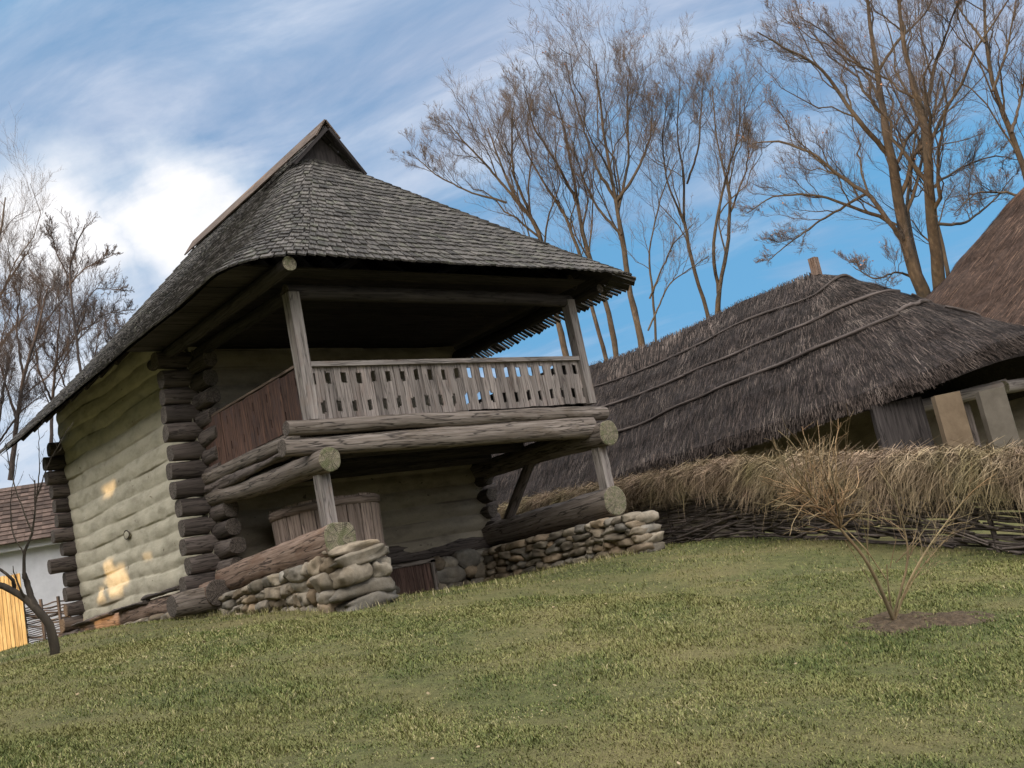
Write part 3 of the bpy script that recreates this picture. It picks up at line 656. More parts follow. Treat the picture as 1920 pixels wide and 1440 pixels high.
for i, (hh, cut) in enumerate(((.105, 0), (.11, 0), (.125, .62), (.10, 0), (.07, .0))):
    xe = .63-.045*i; x0 = -.31+.02*i; z += hh*.9
    segs = [(x0, xe)] if not cut else [(x0, x0+(xe-x0)*cut), (x0+(xe-x0)*cut, xe)]
    for a_, b__ in segs:
        mb.stone(((a_+b__)/2, -.33+rng.normal(0, .03), z), ((b__-a_)/2*1.02, .21, hh*1.05), [nrm(V(1, 0, .05+rng.normal(0, .05))), V(0, 1, 0), V(-.05, 0, 1)], amp=.24, p=rng.uniform(2.6, 4))
    z += hh*.9
stones_run(mb, (.55, -.15), (.62, 1.2), (1, 0), lambda t: -1.9, lambda t: -2.7, .2)
mb.box((.2, 1.9, -2.45), (.22, 2.1, .42), mat=0)
part(mb, 'stone_footing', M['stone'])
mb = MB()
stones_run(mb, (5.20, -.75), (5.20, 3.4), (-1, 0), lambda t: -2.02-.0*t, lambda t: -2.76, .2, .1, .15, .2, .42)
for i in range(4):
    z = -2.66+i*.175; mb.stone((5.44+.02*rng.normal(), -.68, z), (.34-.03*i, .19, .095), [nrm(V(1, 0, .05)), V(0, 1, 0), V(-.05, 0, 1)], amp=.16, p=3)
mb.box((5.6, 1.5, -2.4), (.25, 1.95, .36)); part(mb, 'stone_footing', M['stone'])
mb = MB()
stones_run(mb, (4.0, DP-.18), (5.3, DP-.18), (0, -1), lambda t: -2.02, lambda t: -2.75, .2, .2, .36, .3, .6)
stones_run(mb, (.6, DP-.1), (2.85, DP-.1), (0, -1), lambda t: -2.02, lambda t: -2.75, .2, .2, .3, .3, .5)
mb.box((W/2, DP+.1, -2.4), (W/2-.2, .12, .40)); part(mb, 'stone_footing', M['stone'])
mb = MB(); stones_run(mb, (-.42, 4.2), (-.46, 10.3), (-1, 0), lambda t: -2.10, lambda t: -2.38, .2, .1, .15, .22, .5)
mb.box((-.12, 7.2, -2.3), (.2, 3., .2)); part(mb, 'stone_footing', M['stone'])
# cellar door
mb = MB()
for i in range(5): mb.box((2.98+i*.195, DP-.26, -2.40), (.095, .018, .33))
cd = part(mb, 'cellar_door', M['door'])
mb = MB()
for i in range(2): mb.box((2.86+1.03*i, DP-.27, -2.40), (.05, .05, .36), taper=None)
mb.box((3.37, DP-.27, -2.05), (.57, .05, .035)); part(mb, 'door_frame', M['beam'], cd)

# broken boards left on the footing of the long wall
for (x1, y1, z1), (x2, y2, z2), r, lb in (((-.46, 5.9, -1.73), (-.47, 4.2, -1.74), .055, 'short broken board on the footing below the log ends of the long wall'),
                                    ((-.52, 7.2, -1.80), (-.50, 5.7, -1.80), .05, 'splintered grey board on the middle of the long wall footing'),
                                    ((-.5, 9.6, -1.84), (-.48, 7.5, -1.80), .06, 'long rotten pole on the footing by the sunlit plaster patch')):
    mb = MB(); t = np.linspace(0, 1, 14)[:, None]; mb.tube(V(x1, y1, z1)+(V(x2, y2, z2)-V(x1, y1, z1))*t, r, 10, capmat=1, rough=.5, squash=(1.5, .7))
    tag(mb.build('broken_board', [M['dark_log'], M['end_dark']]), lb, 'board', 'broken boards on the footing')

# wooden vat in the lower porch
VC = V(1.14, 2.0); vat = thing('wooden_vat', (VC[0], VC[1], -2.66), 'big tapered wooden vat of upright staves standing in the porch under the balcony', 'vat')
mb = MB(); nst = 22; zb, zt = -2.66, -.93
for i in range(nst):
    a0 = 2*np.pi*i/nst+.01; a1 = 2*np.pi*(i+1)/nst-.01; am = (a0+a1)/2
    zz = zt+rng.normal(0, .012); r0, r1 = .79, .87
    vv = []
    for (rr, z) in ((r0, zb), (r1, zz)):
        for dr in (0, -.05):
            for a in (a0, a1): vv.append((VC[0]+(rr+dr)*math.cos(a), VC[1]+(rr+dr)*math.sin(a), z))
    vv = np.array(vv); lo = np.array([(z, x, dr) for z in (0, 1.7) for dr in (0, .05) for x in (0, .26)])+rng.random(3)*9
    mb.add(vv, [[0, 1, 5, 4], [2, 6, 7, 3], [0, 4, 6, 2], [1, 3, 7, 5], [4, 5, 7, 6], [0, 2, 3, 1]], lo)
mb.build('stave', M['vat'], vat)
for z, r in ((-1.02, .867), (-1.78, .832)):
    mb = MB(); th = np.linspace(0, 2*np.pi, 40)
    A, Z = np.meshgrid(th, [z-.06, z-.058, z+.058, z+.06], indexing='ij'); RR = r+np.array([0, .02, .022, 0])[None]+(Z-z)*.07
    X = VC[0]+RR*np.cos(A); Y = VC[1]+RR*np.sin(A); mb.grid(X, Y, Z, loc=np.stack([A*r, Z, A*0], -1)); mb.build('hoop', M['vat'], vat)

# ------------------------------------------------------------------ wattle fence under a straw cap
def fence_h(y): return 1.12+.33*np.clip((np.asarray(y, float)-.5)/5, 0, 1)
def fence_xy(y): return 7.225+.221*y
fence = thing('wattle_fence', (fence_xy(-1), -1, float(gz(fence_xy(-1), -1))), 'dark woven wattle fence capped with a thick shaggy layer of straw', 'fence')
FY0, FY1 = -13.0, 11.0
fd = nrm(V(.221, 1, 0)); fn = V(fd[1], -fd[0], 0)*-1   # fn points to the lawn side (-x)
mb = MB()
for layer in range(40):
    zz = .02+layer*.022; y = FY0-rng.random()*2
    while y < FY1:
        L = rng.uniform(1.6, 3.4); ys = np.linspace(y, y+L, 18); x = fence_xy(ys)
        wv = .045*np.cos((ys-FY0)*np.pi/.55+np.pi*layer)
        sl_ = rng.normal(0, .03)
        P = np.stack([x+fn[0]*wv, ys+fn[1]*wv, gz(x, ys)+zz+sl_*(ys-y)+.012*np.sin(ys*5+layer)], -1)
        mb.tubes(P[None], np.linspace(.020, .012, 18)[None]*rng.uniform(.8, 1.3), 5); y += L*.82
for k in range(60):   # a second, looser weave of stout slanting rods
    y = rng.uniform(FY0, FY1); L = rng.uniform(1., 2.2); ys = np.linspace(y, y+L, 8); x = fence_xy(ys); z0 = rng.uniform(0, .35); sl_ = rng.choice([-1, 1])*rng.uniform(.05, .3)
    P = np.stack([x+fn[0]*.06, ys+fn[1]*.06, gz(x, ys)+z0+sl_*(ys-y)+(0 if sl_ > 0 else .3)], -1); mb.tubes(P[None], np.full((1, 8), rng.uniform(.010, .02)), 5)
mb.build('woven_panel', M['wattle'], fence)
for y in np.arange(FY0+.2, FY1, 1.1):
    mb = MB(); x = fence_xy(y); z = float(gz(x, y)); mb.tube([(x, y, z-.1), (x+rng.normal(0, .02), y, z+1.2)], .035, 8, rough=.1); mb.build('post', M['dark_log'], fence)
mb = MB(); ys = np.arange(FY0, FY1, .12); th = np.linspace(-.45*np.pi, 1.45*np.pi, 16)
Yg, Tg = np.meshgrid(ys, th, indexing='ij'); xg = fence_xy(Yg); zb = gz(xg, Yg)+fence_h(Yg)
cu = np.cos(Tg)*.21*(1+.2*vnoise(np.stack([Yg*2, Tg, Tg*0], -1))); cz = np.where(np.sin(Tg) > 0, np.sin(Tg)*.15, np.sin(Tg)*.20)
mb.grid(xg-fn[0]*cu, Yg-fn[1]*cu, zb+cz+.03*vnoise(np.stack([Yg*3, Tg*2, Tg*0+4], -1)), smooth=False)
cap = mb.build('straw_cap', M['straw_core'], fence)
def strands(mb, N, y0, y1, mode):
    y = rng.uniform(y0, y1, N); x = fence_xy(y); z = gz(x, y)+fence_h(y)
    clump = vnoise(np.stack([y*1.6, y*0, y*0], -1))
    K = 5; s = np.linspace(0, 1, K)[None]
    if mode == 'hang':
        L = rng.uniform(.15, .62, N)*(1+.45*clump)+(rng.random(N) < .03)*.3; st = rng.uniform(-.1, .22, N)
        out = .05+.20*np.minimum(1, s*2.2)+.16*rng.random((N, 1))**2*s+.05*clump[:, None]*s
        sd = rng.choice([1, 1, 1, -1], N)[:, None]
        zz = .16-st[:, None]*.5+.05*rng.normal(size=(N, 1))-L[:, None]*s**1.25+.05*s
        dy = (rng.normal(0, .26, (N, 1))+.22*vnoise(np.stack([y*2.7, y*0+3, y*0], -1))[:, None])*s+.25*rng.normal(size=(N, 1))*s**2*(rng.random((N, 1)) < .35)
        P = np.stack([x[:, None]+fn[0]*out*sd, y[:, None]+dy+fn[1]*out*sd, z[:, None]+zz], -1)
    else:
        az = rng.uniform(0, 2*np.pi, N); L = rng.uniform(.12, .5, N); el = rng.uniform(-.5, .6, N)
        d = np.stack([np.cos(az)*np.cos(el), np.sin(az)*np.cos(el), np.sin(el)], -1)
        P = np.stack([x+rng.normal(0, .1, N), y, z+.14+rng.normal(0, .03, N)], -1)[:, None]+d[:, None]*(L[:, None]*s)[..., None]
        P[..., 2] -= .25*(L[:, None]*s)**1.2*rng.random((N, 1))
    w = rng.uniform(.003, .0065, N)[:, None]*np.array([1, 1, .9, .75, .4])[None]
    side = nrm(np.stack([rng.normal(size=N)*.4+fd[0], rng.normal(size=N)*.4+fd[1], rng.normal(size=N)*.5], -1))
    mb.ribbons(P, w, side)
mb = MB(); strands(mb, 24000, FY0, FY1, 'hang'); strands(mb, 12000, FY0, FY1, 'top'); mb.build('straw', M['straw'], cap)

# ------------------------------------------------------------------ thatched roofs
def loft(eave, ridge, nu, nt, bulge=.1):
    def res(c, n):
        c = np.asarray(c, float); s = np.r_[0, np.cumsum(np.linalg.norm(np.diff(c, axis=0), axis=1))]; u = np.linspace(0, s[-1], n); return np.stack([np.interp(u, s, c[:, k]) for k in range(3)], -1)
    def smooth(c, it): 
        for _ in range(it): c[1:-1] = (c[:-2]+2*c[1:-1]+c[2:])/4
        return c
    E_ = smooth(res(eave, nu), 10); R2 = res(ridge, nu) if not callable(ridge) else ridge(nu)
    t = np.linspace(0, 1, nt)[None, :, None]; q = E_[:, None]*(1-t)+R2[:, None]*t
    q[..., 2] += bulge*np.sin(np.pi*t[..., 0]); return q
def thatch(S, mats, parent, name, N, lstr=(.14, .34), lift=.015, thick=.28):
    """S (nu,nt,3): closed thatch shell plus loose reed strands"""
    mb = MB(); q = S.copy(); du = np.gradient(q, axis=0); dv = np.gradient(q, axis=1); nn = nrm(np.cross(du, dv)); nn = np.where(nn[..., 2:] < 0, -nn, nn)
    step = (np.linspace(0, 1, q.shape[1])*6 % 1.)[None]; qn = q+nn*(.07*fbm(q*1.1, 3)+.025*vnoise(q*7)+.05*(1-step))[..., None]
    mb.grid(qn[..., 0], qn[..., 1], qn[..., 2], smooth=False)
    low = q.copy(); low[..., 2] -= thick; mb.grid(low[..., 0], low[..., 1], low[..., 2], smooth=False, mat=1)
    ed = np.stack([qn[:, 0], low[:, 0]], 1); mb.grid(ed[..., 0], ed[..., 1], ed[..., 2], smooth=False)
    o = mb.build(name, [mats[1], M['under']], parent)
    nu, nt_ = q.shape[:2]
    u = rng.uniform(0, nu-1.001, N); v = rng.uniform(0, nt_-1.001, N)**1.0; i = u.astype(int); j = v.astype(int); fu = (u-i)[:, None]; fv = (v-j)[:, None]
    bi = lambda A: (A[i, j]*(1-fu)+A[i+1, j]*fu)*(1-fv)+(A[i, j+1]*(1-fu)+A[i+1, j+1]*fu)*fv
    p = bi(qn); n_ = nrm(bi(nn)); dn = -nrm(bi(dv)); sd = nrm(bi(du))
    L = rng.uniform(*lstr, N); skew = rng.normal(0, .16, N)[:, None]
    d = nrm(dn+sd*skew+n_*rng.uniform(-.02, .035, N)[:, None])
    s = np.array([-.5, 0, .5])[None, :, None]
    P = p[:, None]+d[:, None]*(L[:, None, None]*s)+n_[:, None]*(lift*rng.uniform(.2, 1.6, N))[:, None, None]
    w = rng.uniform(.0025, .006, N)[:, None]*np.array([1, 1, .6])[None]
    mb = MB(); mb.ribbons(P, w, nrm(sd+n_*rng.normal(0, .15, N)[:, None]), rnd=rng.random(N)**3.2); mb.build('loose_reed', mats[0], o)
    N = 14000; u = rng.uniform(0, nu-1.001, N); i = u.astype(int); fu = (u-i)[:, None]; p = qn[i, 0]*(1-fu)+qn[i+1, 0]*fu; dn = -nrm(dv[i, 0]); sd = nrm(du[i, 0]); n_ = nn[i, 0]
    p = p-V(0, 0, 1)*rng.uniform(-.02, thick*.9, N)[:, None]; d = nrm(dn+sd*rng.normal(0, .2, N)[:, None]+V(0, 0, -.25)); L = rng.uniform(.1, .26, N)
    mb = MB(); mb.ribbons(p[:, None]+d[:, None]*(L[:, None, None]*np.array([-.6, .1, .55])[None, :, None]), rng.uniform(.003, .006, N)[:, None]*np.array([1, 1, .5])[None], nrm(sd+n_*rng.normal(0, .4, N)[:, None])); mb.build('eave_fringe', mats[0], o)
    return o, qn, nn
barn = thing('thatched_barn', (12, 2, -2.8), 'low barn with dark grey reed thatch bound by long poles, behind the straw capped fence', 'barn')
BX0, BX1, BRX, BYH = 9.25, 14.9, 12.15, -5.0
BZE, BZR = -.83, 2.34
yr = np.array([-.85, 1, 3, 5.5, 8, 11.5])
eave = [(BX0+.35, 11.5, BZE-.1), (BX0+.3, 8, BZE-.12), (BX0+.15, 4, BZE-.1), (BX0, 0, BZE), (BX0+.05, -2.0, BZE+.06), (BX0+.45, -3.6, BZE+.16), (BX0+1.4, -4.7, BZE+.42), (BX0+2.6, BYH, BZE+.5), (BX1-1.2, BYH, BZE+.1), (BX1-.3, BYH+.6, BZE+.05), (BX1, BYH+2, BZE), (BX1, 3, BZE), (BX1, 11.5, BZE)]
def barn_ridge(n):
    e = np.asarray(eave, float); s = np.r_[0, np.cumsum(np.linalg.norm(np.diff(e, axis=0), axis=1))]; u = np.linspace(0, s[-1], n)
    sa = s[4]-.6; sb = s[10]+.6
    y = np.where(u < sa, np.interp(u, [0, sa], [11.5, -.85]), np.where(u > sb, np.interp(u, [sb, s[-1]], [-.85, 11.5]), -.85))
    x = np.where(u < sa, BRX-.05, np.where(u > sb, BRX+.05, np.interp(u, [sa, sb], [BRX-.05, BRX+.05])))
    z = BZR-.10*np.clip((y+.85)/4, 0, 1)+.04*np.sin(y*1.3)
    return np.stack([x, y, z], -1)
SB = loft(eave, barn_ridge, 170, 26, .12)
broof, bq, bn = thatch(SB, (M['reed'], M['reed_core']), barn, 'roof', 80000)
def pole_on(q, n, js, i0, i1, r=.04, off=.04):
    idx = np.linspace(i0, i1, 40).astype(int); jj = np.interp(np.linspace(0, 1, 40), np.linspace(0, 1, len(js)), js)
    j0 = jj.astype(int); fr = (jj-j0)[:, None]; P = q[idx, j0]*(1-fr)+q[idx, j0+1]*fr+n[idx, j0]*off
    P = P+.02*np.stack([vnoise(np.stack([np.arange(40)*.4+k*9, np.arange(40)*0., np.arange(40)*0.], -1)) for k in range(3)], -1)
    for _ in range(2): P[1:-1] = (P[:-2]+2*P[1:-1]+P[2:])/4
    mb = MB(); mb.tube(P, np.linspace(r*.65, r*.85, 40), 8, rough=.25); return mb.build('binding_pole', M['pole'], broof)
pole_on(bq, bn, [19, 19.5, 20.5, 21.5], 18, 96, .04); pole_on(bq, bn, [13, 13.6, 14.2, 15], 18, 84, .045); pole_on(bq, bn, [13.5, 13, 12], 84, 110, .04)
pole_on(bq, bn, [7, 8, 9.2], 20, 74, .045); pole_on(bq, bn, [9.5, 11], 74, 82, .05); pole_on(bq, bn, [9, 8.6, 8], 82, 112, .04); pole_on(bq, bn, [21, 20, 19], 84, 112, .035)
# reeds standing up along the ridge
N = 9000; y = rng.uniform(-.9, 11, N); P0 = np.stack([np.full(N, BRX)-rng.uniform(-.02, .55, N), y, BZR+.02+rng.normal(0, .02, N)-.10*np.clip((y+.85)/4, 0, 1)], -1)
P0[:, 2] -= np.abs(P0[:, 0]-BRX)*1.05
d = nrm(np.stack([np.full(N, .65)+rng.normal(0, .05, N), .35+rng.normal(0, .08, N), np.full(N, .75)], -1)); L = rng.uniform(.2, .42, N)
P0[:, 2] += .045
mb = MB(); mb.ribbons(P0[:, None]+d[:, None]*(L[:, None, None]*np.array([-.6, -.1, .22])[None, :, None]), np.repeat(rng.uniform(.004, .010, N)[:, None], 3, 1), np.tile(V(-.3, .95, 0), (N, 1)), rnd=rng.random(N)**2)
mb.build('ridge_reed', M['reed'], broof)
mb = MB(); mb.box(V(BRX-.02, -.9, BZR+.15), (.08, .08, .20), taper=None); mb.build('ridge_stub', M['sill'], barn)
mb = MB(); mb.box((BX0+1.6, 4.5, -1.9), (.12, 7., 1.0)); mb.box((BRX+1, BYH+2.6, -2.0), (2.4, .1, 1.1)); mb.build('wall', M['plaster_dark'], barn)
# open gallery of the hip end: plate and posts
for (x, y, y2, D, w, m_) in ((1775, 750, 850, 17.6, .22, 'clay'), (1858, 742, 850, 17.4, .22, 'reed_core'), (1800, 752, 850, 19.2, .12, 'dark_log')):
    a = at(x, y, D); b_ = a-V(0, 0, 1.3); mb = MB(); mb.box((a+b_)/2, (w, .09, .75), [RT*V(1, 1, 0)/np.linalg.norm(RT[:2]), FW*V(1, 1, 0)/np.linalg.norm(FW[:2]), V(0, 0, 1)], taper=None); mb.build('post', (M['clay_grey'] if m_ == 'reed_core' else M[m_]), barn)
a = at(1690, 800, 18.6); mb = MB(); mb.box(a-V(0, 0, .5), (.45, .1, .95), [RT*V(1, 1, 0)/np.linalg.norm(RT[:2]), FW*V(1, 1, 0)/np.linalg.norm(FW[:2]), V(0, 0, 1)]); mb.build('wall_panel', M['under'], barn)
log((BX0+1.1, -2.6, BZE-.28), (BX0+2.3, -4.35, BZE-.24), .12, 'plate', 'grey_wood', 'end', .05, parent=barn)
log((BX0+2.2, -4.35, BZE-.24), (BX1-1, -4.5, BZE-.24), .12, 'plate', 'grey_wood', 'end', .05, parent=barn)

# bigger brown thatch far right
big = thing('thatched_house', (21, -5, -2.9), 'tall brown thatched roof rising behind the grey barn roof', 'house')
e2 = [(16.5, -16, -.6), (16.3, -8, -.6), (16.4, -2, -.6), (17.2, 3.4, -.5), (18.6, 5.0, -.4), (21, 5.6, -.4), (25, 5.4, -.4), (26.5, 3, -.5), (26.6, -8, -.6), (26.6, -16, -.6)]
def ridge2(n):
    e = np.asarray(e2, float); s = np.r_[0, np.cumsum(np.linalg.norm(np.diff(e, axis=0), axis=1))]; u = np.linspace(0, s[-1], n); sa, sb = s[3]-.5, s[7]
    y = np.where(u < sa, np.interp(u, [0, sa], [-16, -5]), np.where(u > sb, np.interp(u, [sb, s[-1]], [-5, -16]), -5.)); return np.stack([y*0+21.2, y, y*0+6.2], -1)
S2 = loft(e2, ridge2, 120, 40, .15)
thatch(S2, (M['reed_brown'], M['reed_brown_core']), big, 'roof', 50000, (.2, .45))
mb = MB(); mb.box((21.4, -6, -1.9), (4., 10., 1.2)); mb.build('wall', M['plaster_dark'], big)

# ------------------------------------------------------------------ left edge: white house, plank gate, second wattle fence
fh = thing('farmhouse', (2, 17, -2.1), 'white limewashed farmhouse with a brown tiled roof behind the plank gate', 'house')
hc = V(1.0, 19.2); hx = nrm(V(.93, -.37, 0)); hy = V(-hx[1], hx[0], 0)
mb = MB(); mb.box((hc[0], hc[1], -.75), (4.2, 2.2, 1.55), [hx, hy, V(0, 0, 1)]); mb.build('wall', M['wall_white'], fh)
mb = MB(); rise = 1.9; ov = .45
for s_ in (-1, 1):
    a = V(*hc, .0)+V(0, 0, .78)+hy*(s_*(2.2+ov)); top = V(*hc, .78+rise); d_ = nrm(top-a); L = np.linalg.norm(top-a); n_ = nrm(np.cross(hx, d_)); n_ = n_ if n_[2] > 0 else -n_
    nrw = 14; ncol = 44
    I, J = np.meshgrid(np.arange(nrw), np.arange(ncol), indexing='ij'); I = I.ravel(); J = J.ravel()
    c = a+d_*((I+.5)*L/nrw)[:, None]+hx*(-4.5+9*(J+.5)/ncol)[:, None]+n_*.03
    d2 = nrm(d_-n_*.12); n2 = np.cross(hx, d2); n2 = n2 if n2[2] > 0 else -n2
    mb.boxes(c, np.tile(np.stack([hx, d2, n2]), (len(c), 1, 1)), np.tile([.1, L/nrw*.6, .014], (len(c), 1)), rng.random(len(c)))
mb.prism([(-2.2, 0), (2.2, 0), (0, rise-.1)], [hy, V(0, 0, 1), hx], V(*hc, .8)-hx*4.1, 8.2)
mb.build('roof', M['tile'], fh)
mb = MB(); mb.box(V(*hc, .72)-hy*2.35, (4.4, .12, .09), [hx, hy, V(0, 0, 1)]); mb.build('eave_board', M['wall_white'], fh)

gz_ = ground_hit(28, 1228)
ga = at(-60, 1235, 21.5); gb = at(54, 1222, 21.5); gdir = nrm(V(*(gb-ga)[:2], 0)); gl = np.linalg.norm((gb-ga)[:2]); gN = V(-gdir[1], gdir[0], 0)
gate = thing('plank_gate', ((ga+gb)/2*V(1, 1, 0)+V(0, 0, -2.2)), 'sunlit yellow gate of narrow upright pine planks at the corner of the lawn', 'gate')
mb = MB(); npl = 15
gtop = at(40, 1072, 21.5)[2]
for i in range(npl):
    q = ga+gdir*gl*(i+.5)/npl; zb = float(gz(q[0], q[1]))+.02; zt = gtop+rng.normal(0, .012)
    mb.box((q[0], q[1], (zb+zt)/2), (gl/npl/2-.006, .012, (zt-zb)/2), [gdir, gN, V(0, 0, 1)])
mb.build('plank_panel', M['gate'], gate)
for h in (.3, .8):
    mb = MB(); q = (ga+gb)/2; mb.box((q[0]+gN[0]*.035, q[1]+gN[1]*.035, gtop-1.5*h), (gl/2, .02, .05), [gdir, gN, V(0, 0, 1)]); mb.build('rail', M['gate'], gate)
wf = thing('wattle_fence', (-.8, 11, -2.2), 'short piece of open dark wattle fence between the plank gate and the house corner', 'fence')
wa = gb+gdir*.02+V(0, .1, 0); wb = at(118, 1200, 21.8)
mb = MB()
for k in range(26):
    t = np.linspace(-.1, 1.3, 16); P = wa+(wb-wa)*t[:, None]; P[:, 2] = gz(P[:, 0], P[:, 1])+.03+k*.035+.012*np.sin(t*9+k)+rng.normal(0, .02)*t
    P = P+gN*(.035*np.cos(t*14+np.pi*k))[:, None]; mb.tubes(P[None], np.full((1, 16), rng.uniform(.009, .016)), 5)
mb.build('woven_panel', M['wattle'], wf)
for t in (0, .5, 1.0):
    mb = MB(); q = wa+(wb-wa)*t; z = float(gz(q[0], q[1])); mb.tube([(q[0], q[1], z-.1), (q[0], q[1], z+1.05)], .035, 8); mb.build('post', M['dark_log'], wf)

# ------------------------------------------------------------------ bare trees
def resample(pts, rad, K):
    pts = np.asarray(pts, float); s = np.r_[0, np.cumsum(np.linalg.norm(np.diff(pts, axis=0), axis=1))]; u = np.linspace(0, s[-1], K)
    q = np.stack([np.interp(u, s, pts[:, k]) for k in range(3)], -1); r = np.interp(u, s, rad)
    for _ in range(2): q[1:-1] = (q[:-2]+2*q[1:-1]+q[2:])/4
    return q, r, s[-1]
def spawn(P, Rd, Ln, M_, smin, smax, ang, ratio, K, up=.25, jit=.06, rratio=.55, rmin=.003, fall=.92):
    """children of many parent branches"""
    N, KP, _ = P.shape
    s = smin+(smax-smin)*(np.arange(M_)[None]+rng.random((N, M_)))/M_
    f = s*(KP-1); i = np.minimum(f.astype(int), KP-2); fr = (f-i)[..., None]; n = np.arange(N)[:, None]
    p0 = P[n, i]*(1-fr)+P[n, i+1]*fr; tg = nrm(P[n, i+1]-P[n, i]); r0 = Rd[n, i]*(1-fr[..., 0])+Rd[n, i+1]*fr[..., 0]
    rv = rng.normal(size=p0.shape); rv = nrm(rv-(rv*tg).sum(-1, keepdims=True)*tg)
    a = rng.uniform(*ang, (N, M_))[..., None]
    d = nrm(tg*np.cos(a)+rv*np.sin(a)+V(0, 0, up*.6))
    L = (Ln[:, None]*ratio*(1.2-fall*s)*rng.uniform(.55, 1.2, (N, M_)))
    t = np.linspace(0, 1, K)[None, None, :, None]
    wob = np.cumsum(rng.normal(0, 1, (N, M_, K, 3)), 2)*jit; wob -= wob[:, :, :1]
    C_ = p0[:, :, None]+L[..., None, None]*(d[:, :, None]*t+V(0, 0, 1)*up*t**2*.6+wob*t**.5)
    rr = np.maximum(r0*rratio*rng.uniform(.6, 1., (N, M_)), rmin)[..., None]*(1-.75*np.linspace(0, 1, K))[None, None]
    return C_.reshape(-1, K, 3), np.maximum(rr.reshape(-1, K), rmin*.6), L.reshape(-1)
def tree(name, label, D, stems, bmat='bark', tmat='twig', n=(9, 7, 5, 3), ratio=(.56, .50, .52, .55), up=.34, group=None, cat='tree', leaves=0, rmin=.0035, base=None, depth=1.5, smin=.35, Ks=22, ang=(.35, .85), thin=.75):
    """stems: list of (pixel polyline, base width px, tip width px)"""
    mbt = MB(); P_, R__, L_ = [], [], []
    for pl, w0, w1 in stems:
        k = len(pl); dd = np.cumsum(rng.normal(0, depth/max(k, 2), k)); dd -= dd[0]
        pts = np.array([at(x, y, D+e) for (x, y), e in zip(pl, dd)]); rad = np.linspace(w0, w1, k)/F_PX*D/2*thin
        q, r, L = resample(pts, rad, Ks); q[1:-1] += rng.normal(0, .012*min(1, L/4), q[1:-1].shape)
        mbt.tube(q, r, 10, rough=.14 if D > 22 else .3); P_.append(q); R__.append(r); L_.append(L)
    P0 = stems[0][0][0]; b0 = at(*P0, D) if base is None else base
    root = thing(name, (b0[0], b0[1], float(gz(b0[0], b0[1]))), label, cat, group)
    mbt.build('trunk', M[bmat], root)
    P1, R1, L1 = np.stack(P_), np.stack(R__), np.array(L_)
    mbc = MB(); Lm = L1.max(); L1 = np.minimum(L1, Lm)
    lev = (P1, R1, L1)
    for k, m_ in enumerate(n):
        Kk = (9, 7, 5, 4)[min(k, 3)]
        C_ = spawn(*lev, m_, smin if k == 0 else .15, 1.0, ang if k == 0 else (.3, .85), ratio[k], Kk, up*(1 if k < 2 else .6), (.045, .05, .05, .05)[min(k, 3)], (.62, .6, .6, .6)[min(k, 3)], rmin=rmin, fall=(.88, .62, .45, .4)[min(k, 3)])
        mbc.tubes(C_[0], C_[1], 5 if k == 0 else 3, mat=1 if k < 2 else 0); lev = C_
    mbc.build('crown', [M[tmat], M[bmat]], root)
    if leaves:
        q = lev[0][rng.integers(0, len(lev[0]), leaves), -1]; nL = len(q); a = nrm(rng.normal(size=(nL, 3))); s_ = nrm(np.cross(a, rng.normal(size=(nL, 3))))
        l_ = rng.uniform(.03, .07, nL)
        mbl = MB(); mbl.ribbons(q[:, None]+a[:, None]*(l_[:, None, None]*np.array([0, .5, 1])[None, :, None]), l_[:, None]*np.array([.1, .45, .05])[None], s_); mbl.build('leaves', M['leaf_brown'], root)
    return root
G1 = 'bare trees behind the thatched barn'
tree('bare_tree', 'bare tree leaning left whose crown spreads just above the shingled roof slope', 40, [([(1075, 720), (1040, 580), (1013, 430), (985, 398), (950, 340), (915, 240)], 17, 3), ([(985, 398), (930, 330), (865, 260), (840, 230)], 8, 2), ([(950, 380), (880, 360), (820, 330), (775, 290)], 6, 2), ([(1000, 420), (960, 320), (960, 220), (965, 190)], 8, 2)], group=G1, n=(9, 9, 8, 5))
tree('bare_tree', 'slim twin-trunk bare tree between the leaning tree and the tallest middle tree', 39, [([(1165, 720), (1140, 573), (1100, 470), (1083, 390), (1078, 340), (1060, 250), (1040, 170)], 15, 3), ([(1150, 720), (1113, 590), (1085, 470), (1060, 400), (1010, 330), (970, 250)], 12, 3), ([(1083, 380), (1040, 300), (1000, 240), (985, 170)], 8, 2)], group=G1, n=(8, 9, 8, 5))
tree('bare_tree', 'tallest bare tree of the middle clump with a straight trunk forking above the roof corner', 38, [([(1215, 720), (1200, 630), (1180, 540), (1163, 420), (1155, 375), (1140, 300), (1125, 200), (1118, 120)], 19, 3), ([(1155, 375), (1120, 320), (1090, 230), (1065, 140)], 9, 2), ([(1157, 375), (1190, 330), (1220, 260), (1225, 180)], 9, 2), ([(1165, 440), (1120, 390), (1095, 340), (1070, 260)], 8, 2), ([(1160, 390), (1180, 300), (1175, 200), (1180, 130)], 8, 2)], group=G1, n=(9, 9, 8, 5), leaves=160)
tree('bare_tree', 'slender crooked bare tree standing left of the forked twin-stemmed one', 40, [([(1345, 660), (1325, 585), (1295, 480), (1278, 400), (1288, 345), (1268, 260), (1275, 140)], 12, 2), ([(1283, 420), (1250, 340), (1240, 260), (1250, 200)], 6, 2), ([(1288, 345), (1310, 280), (1315, 200), (1320, 150)], 6, 2)], group=G1, n=(8, 9, 8, 5))
tree('bare_tree', 'bare tree forking low into two wavy stems just left of the barn ridge stub', 39, [([(1345, 660), (1345, 570), (1348, 545), (1368, 440), (1368, 350), (1345, 280), (1335, 160)], 15, 2), ([(1347, 550), (1335, 460), (1352, 370), (1385, 250), (1390, 160)], 10, 2), ([(1368, 400), (1400, 320), (1405, 240)], 6, 2)], group=G1, n=(8, 9, 8, 5))
